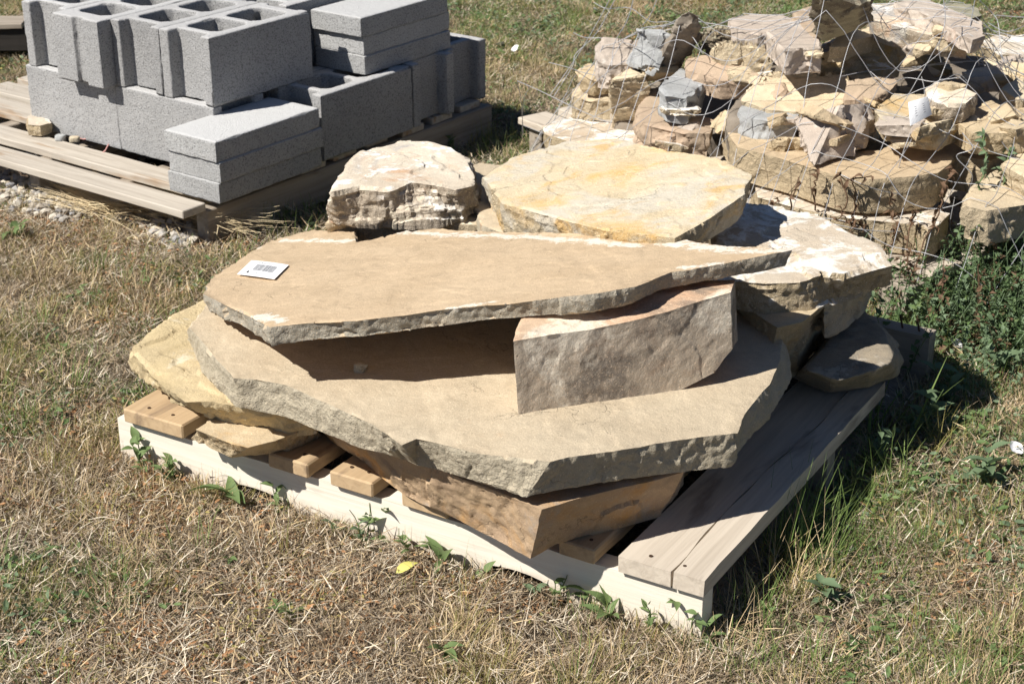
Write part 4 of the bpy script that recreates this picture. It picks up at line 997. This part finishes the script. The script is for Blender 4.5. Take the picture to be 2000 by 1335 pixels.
grass_clump(600, 430, 'grass clump in shadow just left of the white rock', 90, .10, .0026, M_GREEN, 17, (.05, .5), .08)
grass_clump(960, 280, 'green grass clump in the shadow left of the netting corner', 90, .12, .0026, M_GREENDRY, 18, (.05, .5), .08)
grass_clump(50, 240, 'dark grass clump behind the block pallet at the left edge', 130, .16, .003, M_GREEN, 19, (.05, .5), .12)
grass_clump(1262, 1095, 'dry grass sprig poking up between the deck boards', 7, .05, .0028, M_STRAWPALE, 20, (.4, .9), .01)
grass_clump(1180, 1290, 'reddish dry tuft at the bottom right of centre', 90, .06, .002, M_RUST, 21, (.1, .6), .08)
grass_clump(1330, 1240, 'dry tuft against the right end of the white board', 80, .06, .002, M_STRAW, 22, (.1, .6), .06)
grass_clump(640, 1050, 'dry tuft at the foot of the white board left of centre', 80, .06, .002, M_GREENDRY, 23, (.1, .6), .06)
rc = random.Random(5)
ORD = 'first second third fourth fifth sixth seventh eighth ninth tenth eleventh twelfth thirteenth fourteenth fifteenth sixteenth last'.split()
GP = ['in the lush strip below the right edge flower', 'at the shadow edge right of the tall clump', 'in the sun above the right edge flower', 'in the middle of the right hand grass', 'at the right edge of the picture below the flower',
      'in the shade beside the pallet board', 'above the white flower in the lower right grass', 'in front of the weed thicket', 'inside the weed thicket at the right edge', 'beside the middle post of the front pallet']
for k in range(17):
    t = (k+rc.uniform(.1, .9))/17; px = 245+1120*t; py = 905+342*t+rc.uniform(4, 26)
    grass_clump(px, py, 'low grass tuft at the foot of the white board, %s counting from its left end' % ORD[k], rc.randint(40, 90), rc.uniform(.04, .095), .0018, rc.choice((M_STRAW, M_GREENDRY, M_GREEN, M_GREENDRY, M_RUST)), 500+k, (.1, .7), rc.uniform(.02, .05))
for k, (px, py) in enumerate(((1800, 1000), (1700, 960), (1900, 870), (1850, 1060), (1960, 1010), (1640, 990), (1760, 1110), (1920, 760), (1980, 640), (1600, 930))):
    grass_clump(px, py, 'green grass tuft %s' % GP[k], 60, rc.uniform(.07, .13), .0028, rc.choice((M_GREEN, M_GREENDRY)), 540+k, (.15, .75), rc.uniform(.04, .08))
NR = ['at the near right pallet corner', 'just right of the near pallet corner', 'beside the shaded board near its front', 'below the tall clump', 'right of the tall clump base', 'under the arching blades', 'between the tall clump and the corner', 'at the outer edge of the pallet shadow']
for k, (px, py) in enumerate(((1420, 1235), (1470, 1225), (1500, 1160), (1560, 1170), (1625, 1120), (1740, 930), (1525, 1110), (1830, 880))):
    grass_clump(px, py, 'tall mixed grass growing '+NR[k], 70, rc.uniform(.09, .17), .0026, rc.choice((M_GREEN, M_GREEN, M_GREENDRY, M_STRAW)), 580+k, (.1, .7), rc.uniform(.04, .07))
grass_clump(1440, 1200, 'thin green shoots in the dark beside the pallet corner', 20, .12, .002, M_GREEN, 24, (.1, .6), .04)

# ------------------------------------------------------------------ wire netting draped over the rocks
bpy.context.view_layer.update()
def height_field():
    vs_, fs_ = [], []
    for o in STONES:
        if o.get('group') != GB: continue
        me = o.data; n = len(me.vertices); co = np.empty(n*3); me.vertices.foreach_get('co', co); co = co.reshape(-1, 3)+np.array(o.location)
        b = len(vs_); vs_ += co.tolist(); fs_ += [[b+i for i in p.vertices] for p in me.polygons]
    return BVHTree.FromPolygons(vs_, fs_)
bvh = height_field()
NO = Vector((.99, 3.70)); D2 = Vector((.90, -.44)); D1 = Vector((.60, .80))
def net():
    # net coordinates: a along D2 (right/near), b along D1 (away)
    O2 = at(1075, 300, 0); O2 = Vector((O2.x, O2.y))
    st = .0235; NA, NB = 96, 96
    H = np.zeros((NA, NB)); XY = np.zeros((NA, NB, 2))
    for i in range(NA):
        for j in range(NB):
            q = O2-D2*.12-D1*.90+D2*(i*st)+D1*(j*st)
            XY[i, j] = q
            h = bvh.ray_cast(Vector((q.x, q.y, 2)), Vector((0, 0, -1)))
            H[i, j] = h[0].z if h[0] else 0.0
    G = H.copy()
    for _ in range(2):                      # stretch over gaps
        Gp = np.pad(G, 1, mode='edge')
        G = np.maximum(G, np.max([Gp[a:a+NA, b:b+NB] for a in range(3) for b in range(3)], 0)-.012)
    for _ in range(10):
        Gp = np.pad(G, 1, mode='edge'); av = (Gp[:-2, 1:-1]+Gp[2:, 1:-1]+Gp[1:-1, :-2]+Gp[1:-1, 2:])/4
        G = np.maximum(av, H+.006)
    return XY, H, G, st, NA, NB
XY, HH, GG, NST, NA, NB = net()
def netpos(i, j, seed):
    i = min(max(i, 0), NA-1.001); j = min(max(j, 0), NB-1.001); a, b = int(i), int(j); f, g = i-a, j-b
    w = [(a, b, (1-f)*(1-g)), (a+1, b, f*(1-g)), (a, b+1, (1-f)*g), (a+1, b+1, f*g)]
    x = sum(XY[p, q, 0]*k for p, q, k in w); y = sum(XY[p, q, 1]*k for p, q, k in w); z = sum(GG[p, q]*k for p, q, k in w)
    return Vector((x, y, z))
nt = empty('wire_netting', tuple(netpos(40, 40, 0)))
tag(nt, 'galvanised square mesh wire netting draped over the back rock pile', 'wire netting')
W0 = nt.location.copy()
def wire(fn, n, r=.00095):
    pts = []; 
    for k in range(n):
        p = fn(k)
        if p is not None: pts.append(p-W0)
    if len(pts) < 3: return
    V, F = tube(pts, r, 5); me = new_mesh('wire', V, F, True); me.materials.append(M_WIRE); put('wire', me, nt, 0, 0, 0)
def wob(a, b, s):
    return [float(vnoise(np.array([[a*.12+s, b*.12+k*31., s*.7]]))[0]) for k in range(3)]
stepw = 3.1
for k in range(29):
    i0 = 4+k*stepw
    def fn(t, i0=i0):
        j = 2+t*1.0; w = wob(i0, j, 1); w2 = wob(i0*3, j*3, 5); p = netpos(i0+w[0]*1.8+w2[0]*.3, j+w[1]*1.2, 0)
        return p if GG[int(min(i0, NA-1)), int(min(j, NB-1))] > .06 else None
    wire(fn, NB-3)
for k in range(29):
    j0 = 4+k*stepw
    def fn(t, j0=j0):
        i = 2+t*1.0; w = wob(i, j0, 1); w2 = wob(i*3, j0*3, 5); p = netpos(i+w[0]*1.8+w2[0]*.3, j0+w[1]*1.2, 0)
        return p+Vector((0, 0, .0022)) if GG[int(min(i, NA-1)), int(min(j0, NB-1))] > .06 else None
    wire(fn, NA-3)
# the lifted front left corner and the loose tangled wires at the right
def pxwire(pl, r=.0012):
    P = [at(*q) for q in pl]; pts = []
    for i in range(len(P)-1):
        p0 = P[max(0, i-1)]; p1 = P[i]; p2 = P[i+1]; p3 = P[min(len(P)-1, i+2)]
        for k in range(6):
            t = k/6; pts.append(.5*((2*p1)+(p2-p0)*t+(2*p0-5*p1+4*p2-p3)*t*t+(3*p1-p0-3*p2+p3)*t**3))
    pts.append(P[-1]); wire(lambda k: pts[k], len(pts), r)
for pl in ([(1010, 158, .30), (1060, 180, .29), (1125, 212, .27), (1190, 240, .26)], [(1072, 122, .34), (1110, 132, .34), (1140, 142, .35), (1180, 150, .36)], [(1120, 64, .42), (1145, 74, .43), (1190, 76, .44), (1260, 96, .46)],
           [(1010, 158, .30), (1018, 200, .22), (1022, 262, .10)], [(1035, 170, .29), (1022, 200, .22), (1020, 268, .08)], [(1075, 185, .28), (1100, 150, .33), (1140, 90, .40), (1180, 20, .47), (1195, -10, .5)],
           [(1082, 188, .28), (1118, 130, .35), (1125, 105, .38), (1165, 65, .43), (1205, -8, .5)], [(1160, 5, .47), (1185, 17, .46), (1230, 16, .46), (1270, 42, .47), (1310, 44, .49), (1350, 70, .50), (1372, 105, .46)],
           [(1022, 245, .12), (1060, 260, .14), (1090, 270, .2)], [(1238, -5, .5), (1225, 40, .48), (1200, 85, .45), (1195, 130, .40)], [(1285, -5, .5), (1270, 30, .5), (1255, 50, .5)],
           [(1842, -5, .68), (1846, 40, .66), (1834, 90, .6), (1838, 122, .56)], [(1905, -5, .62), (1895, 50, .6), (1892, 70, .58), (1908, 110, .52), (1912, 128, .48)], [(1912, 0, .62), (1940, 28, .58), (1950, 48, .56), (1955, 100, .5), (1966, 140, .46)],
           [(1700, 140, .47), (1735, 165, .45), (1770, 152, .46), (1830, 160, .46), (1870, 145, .47), (1890, 160, .45)], [(1706, 118, .48), (1760, 137, .47), (1830, 124, .48), (1920, 120, .49), (1935, 132, .46), (1925, 125, .48)],
           [(1640, 150, .45), (1700, 138, .46), (1770, 132, .47), (1880, 122, .48)], [(1940, 60, .5), (1990, 72, .5), (2020, 60, .5)], [(1930, 45, .5), (1970, 62, .5), (2020, 40, .52)], [(1945, 30, .5), (2000, 34, .52), (2030, 30, .53)],
           [(1880, 260, .40), (1900, 290, .38), (1868, 305, .36), (1898, 340, .32), (1895, 365, .28), (1885, 385, .25)], [(1955, 275, .38), (1975, 300, .35), (2010, 330, .32)], [(1800, 150, .45), (1805, 190, .42), (1780, 255, .40), (1760, 310, .34), (1745, 380, .25), (1752, 440, .2)],
           [(1865, 385, .25), (1855, 440, .18), (1862, 470, .15), (1860, 560, .05), (1862, 600, .02)], [(1640, 340, .32), (1700, 366, .3), (1760, 380, .27), (1800, 380, .25), (1840, 372, .26)], [(1560, 420, .22), (1640, 440, .21), (1700, 450, .2), (1770, 452, .19)],
           [(1860, 440, .18), (1900, 430, .2), (1990, 400, .25)]):
    pxwire(pl, .0011)
# hanging paper tag
def quad_thing(name, label, cat, pts, mat, th=.0006):
    P = [Vector(q) for q in pts]; c = sum(P, Vector())/4; nn = (P[1]-P[0]).cross(P[3]-P[0]).normalized()
    if nn.z < 0: nn = -nn
    rows = 6; V = []; F = []
    for s in (0, 1):
        for i in range(rows+1):
            for j in range(rows+1):
                u, v = i/rows, j/rows; q = P[0].lerp(P[1], u).lerp(P[3].lerp(P[2], u), v)+nn*(th*(1 if s else -1)*.5+.0018*math.sin(u*3.1)*math.sin(v*2+.4)); V.append(q-c)
    k = (rows+1)**2
    for i in range(rows):
        for j in range(rows):
            a = i*(rows+1)+j; F.append((a, a+1, a+rows+2, a+rows+1)); F.append((k+a, k+a+rows+1, k+a+rows+2, k+a+1))
    for i in range(rows):
        for (a, b) in ((i, i+1), (i*(rows+1), (i+1)*(rows+1)), (rows*(rows+1)+i, rows*(rows+1)+i+1), (i*(rows+1)+rows, (i+1)*(rows+1)+rows)): F.append((a, b, k+b, k+a))
    me = new_mesh(name, V, F); o = link(name, me, mat); o.location = c; tag(o, label, cat); return o, P, nn, c
def print_quads(parent, P, nn, c, quads, mat, name, off=.0022):
    V = []; F = []
    for (u0, u1, v0, v1) in quads:
        b = len(V)
        for u, v in ((u0, v0), (u1, v0), (u1, v1), (u0, v1)): V.append(P[0].lerp(P[1], u).lerp(P[3].lerp(P[2], u), v)+nn*(.0006+.0018*math.sin(u*3.1)*math.sin(v*2+.4))-c)
        F.append((b, b+1, b+2, b+3))
    me = new_mesh(name, V, F); me.materials.append(mat); return put(name, me, parent, 0, 0, 0)
T4 = plane_pts([(403, 578, .375), (525, 645, .44), (940, 606, .487)])
def on4(px, py, up=.006): q = on_plane(px, py, T4); return q+T4[1]*(up if T4[1].z > 0 else -up)
tg, P, nn, c = quad_thing('price_tag', 'white barcode price tag lying on the long tan slab', 'price tag', [on4(464, 541), on4(537, 551), on4(565, 523), on4(492, 514)], M_PAPER)
random.seed(12); bars = []; x = .27
while x < .80:
    w = random.choice((.008, .012, .02)); bars.append((x, x+w, .34, .74)); x += w+random.choice((.008, .012, .016))
print_quads(tg, P, nn, c, bars, M_INK, 'barcode')
print_quads(tg, P, nn, c, [(.19, .24, .14, .27)], M_BLACK, 'print_mark')
def text_part(parent, body, P, nn, c, u, v, size, mat):
    cu = bpy.data.curves.new('t', 'FONT'); cu.body = body; cu.size = size; cu.extrude = 0
    t = bpy.data.objects.new('t', cu); COL.objects.link(t); bpy.context.view_layer.update()
    me = bpy.data.meshes.new_from_object(t.evaluated_get(DG())); bpy.data.objects.remove(t)
    ex = (P[1]-P[0]).normalized(); ey = nn.cross(ex).normalized()
    if ey.dot(P[3]-P[0]) < 0: ey = -ey
    o0 = P[0].lerp(P[1], u).lerp(P[3].lerp(P[2], u), v)+nn*.0026-c
    for vv in me.vertices: vv.co = o0+ex*vv.co.x+ey*vv.co.y
    me.materials.clear(); me.materials.append(mat); return put('lettering', me, parent, 0, 0, 0)
text_part(tg, 'MCNAE  8111-2', P, nn, c, .20, .80, .0095, M_INK)
text_part(tg, '3.2 M', P, nn, c, .30, .14, .009, M_INK)
def at3(px, py, z): return at(px, py, z)
tg2, P, nn2, c2 = quad_thing('paper_tag', 'white printed paper tag hanging on the wire netting over the rock pile', 'paper tag', [at(1778, 246, .445), at(1820, 224, .455), at(1812, 188, .50), at(1774, 200, .49)], M_PAPER)
nn2 = nn2 if nn2.y < 0 else -nn2
print_quads(tg2, P, nn2, c2, [(.25, .75, v, v+.022) for v in (.28, .40, .50, .60, .70)], M_INK, 'print_line')
# pink string and pebbles on the gravel pallet
pts = [at(150+k*10, 268+3*math.sin(k*1.3)+k*1.1, .128) for k in range(8)]+[at(*q) for q in ((212, 282, .13), (205, 295, .128), (198, 300, .12), (196, 316, .10))]
V, F = tube(pts, .0022, 5); o = link('pink_string', new_mesh('pink_string', V, F, True), M_PINK); tag(o, 'frayed pink string hanging over the pallet board below the blocks', 'string')
def pebble(px, py, z, r, label, mat):
    p = at(px, py, z); hull(label, mat, [Vector((p.x+r*math.cos(a)*random.uniform(.8, 1.2), p.y+r*math.sin(a)*random.uniform(.6, 1), p.z+zz)) for a in np.linspace(0, 5.6, 8) for zz in (0, r*.8)], voxel=.003, rough=.3, facet=0, disp=.1, group='loose pebbles on the pallet board', name='pebble', smooth=2, strata=0)
pebble(118, 273, .125, .017, 'loose grey pebble, left one of two on the pallet board', 'grey')
pebble(146, 276, .125, .016, 'loose grey brown pebble beside the pink string', 'tan2')
# white stone at the left foot of the block stack
slab('white chalky stone on the pallet at the left foot of the block stack', 'white', [(52, 228), (62, 219), (84, 218), (100, 240), (80, 246), (56, 244)], .16, th=.03, voxel=.006, name='rock', group='loose stones on the block pallet')
#slab('flat pale stone half on the pallet board at the left edge', 'white', [(2, 245), (20, 236), (44, 236), (60, 247), (40, 262), (6, 258)], .14, th=.014, voxel=.006, name='rock', group='loose stones on the block pallet')
# dried vines on the netting front
def vine(pl, label, seed, nl=16, mat=M_DRYVINE, leaf=None):
    random.seed(seed); P = [at(*q) for q in pl]; base = P[-1]; e = empty('dried_vine' if leaf is None else 'green_vine', tuple(base)); tag(e, label, 'vine', 'vines climbing the netting')
    pts = []
    for i in range(len(P)-1):
        for k in range(5): pts.append(P[i].lerp(P[i+1], k/5)+Vector([random.gauss(0, .003) for _ in range(3)])-base)
    pts.append(P[-1]-base); V, F = tube(pts, .0018, 5, .0022); me = new_mesh('stem', V, F, True); me.materials.append(mat); put('stem', me, e, 0, 0, 0)
    for i in range(nl):
        q = random.choice(pts); o = put('leaf', leaf or DL, e, q.x, q.y, q.z, random.uniform(0, 6.28), random.uniform(-1.2, 1.2), random.uniform(-1.4, 1)); s = random.uniform(.4, 1); o.scale = (s,)*3
DL = leaf_mesh('leaf', .028, .011, 1.3, M_DRYVINE)
vine([(1700, 345, .33), (1640, 350, .32), (1655, 385, .28), (1640, 430, .22), (1690, 440, .2)], 'dried vine with curled leaves on the base slab of the netted pile', 1, 22)
vine([(1510, 395, .24), (1505, 415, .22), (1520, 425, .215)], 'small clump of dried curled leaves on the chalky row stone', 2, 20)
vine([(1600, 335, .325), (1588, 370, .28), (1592, 410, .22)], 'dried stem with few leaves left of the middle of the base slab', 11, 14)
vine([(1745, 375, .30), (1735, 410, .23), (1748, 450, .2), (1735, 490, .15)], 'dried curled vine across the end of the chalky row stone', 12, 22)
vine([(1668, 350, .325), (1672, 400, .25), (1662, 450, .2), (1668, 480, .16)], 'thin dried vine over the middle of the chalky row stone', 13, 18)
vine([(1560, 345, .32), (1548, 380, .28), (1545, 420, .215)], 'thin dried stem hanging at the left of the base slab', 3, 8)
vine([(1860, 330, .33), (1840, 370, .30), (1835, 420, .25), (1800, 480, .18), (1770, 560, .1), (1740, 610, .03)], 'long brown dried vine falling over the pile corner', 4, 46)
vine([(1790, 410, .26), (1780, 440, .22), (1768, 500, .15), (1760, 560, .08)], 'short brown dried vine beside the bottom row stone', 5, 26)
GL = leaf_mesh('leaf', .030, .011, .6, M_LEAFGREY)
vine([(1920, 260, .40), (1925, 330, .34), (1900, 400, .26), (1890, 480, .16), (1880, 600, .02)], 'green leafy stem climbing the right corner of the pile', 6, 60, M_LEAF, GL)
vine([(1975, 270, .38), (1960, 350, .30), (1940, 450, .18), (1930, 560, .03)], 'green leafy stem rising at the far right of the pile', 7, 60, M_LEAF, GL)
vine([(1880, 420, .22), (1860, 500, .12), (1850, 590, .02)], 'green leafy stem right of the dried vine', 8, 50, M_LEAF, GL)

rv = random.Random(31)
WHERE = ['left of the dried vine by the pile corner', 'straight below the wide base slab end', 'in front of the shaded grey green slab', 'right of the shaded grey green slab', 'at the right edge below the yellow stones', 'leaning on the cracked white stone', 'highest one reaching the mossy stone', 'lowest one near the timber post', 'farthest right and mostly in shade']
for k, (x, y0, y1) in enumerate(((1815, 420, 600), (1850, 400, 620), (1905, 390, 590), (1955, 380, 600), (1990, 330, 560), (1800, 450, 590), (1935, 250, 520), (1830, 520, 650), (1975, 450, 640))):
    zt_ = .03+(600-y0)/1000*.75
    vine([(x+rv.uniform(-12, 12), y0, zt_), (x+rv.uniform(-14, 14), (y0*2+y1)/3, zt_*.7), (x+rv.uniform(-14, 14), (y0+2*y1)/3, zt_*.35), (x, y1, .01)], 'wispy leafy stem '+WHERE[k], 60+k, 46, M_LEAF, rv.choice((GL, GL, DL)))
scene.render.resolution_x = 1024; scene.render.resolution_y = 683
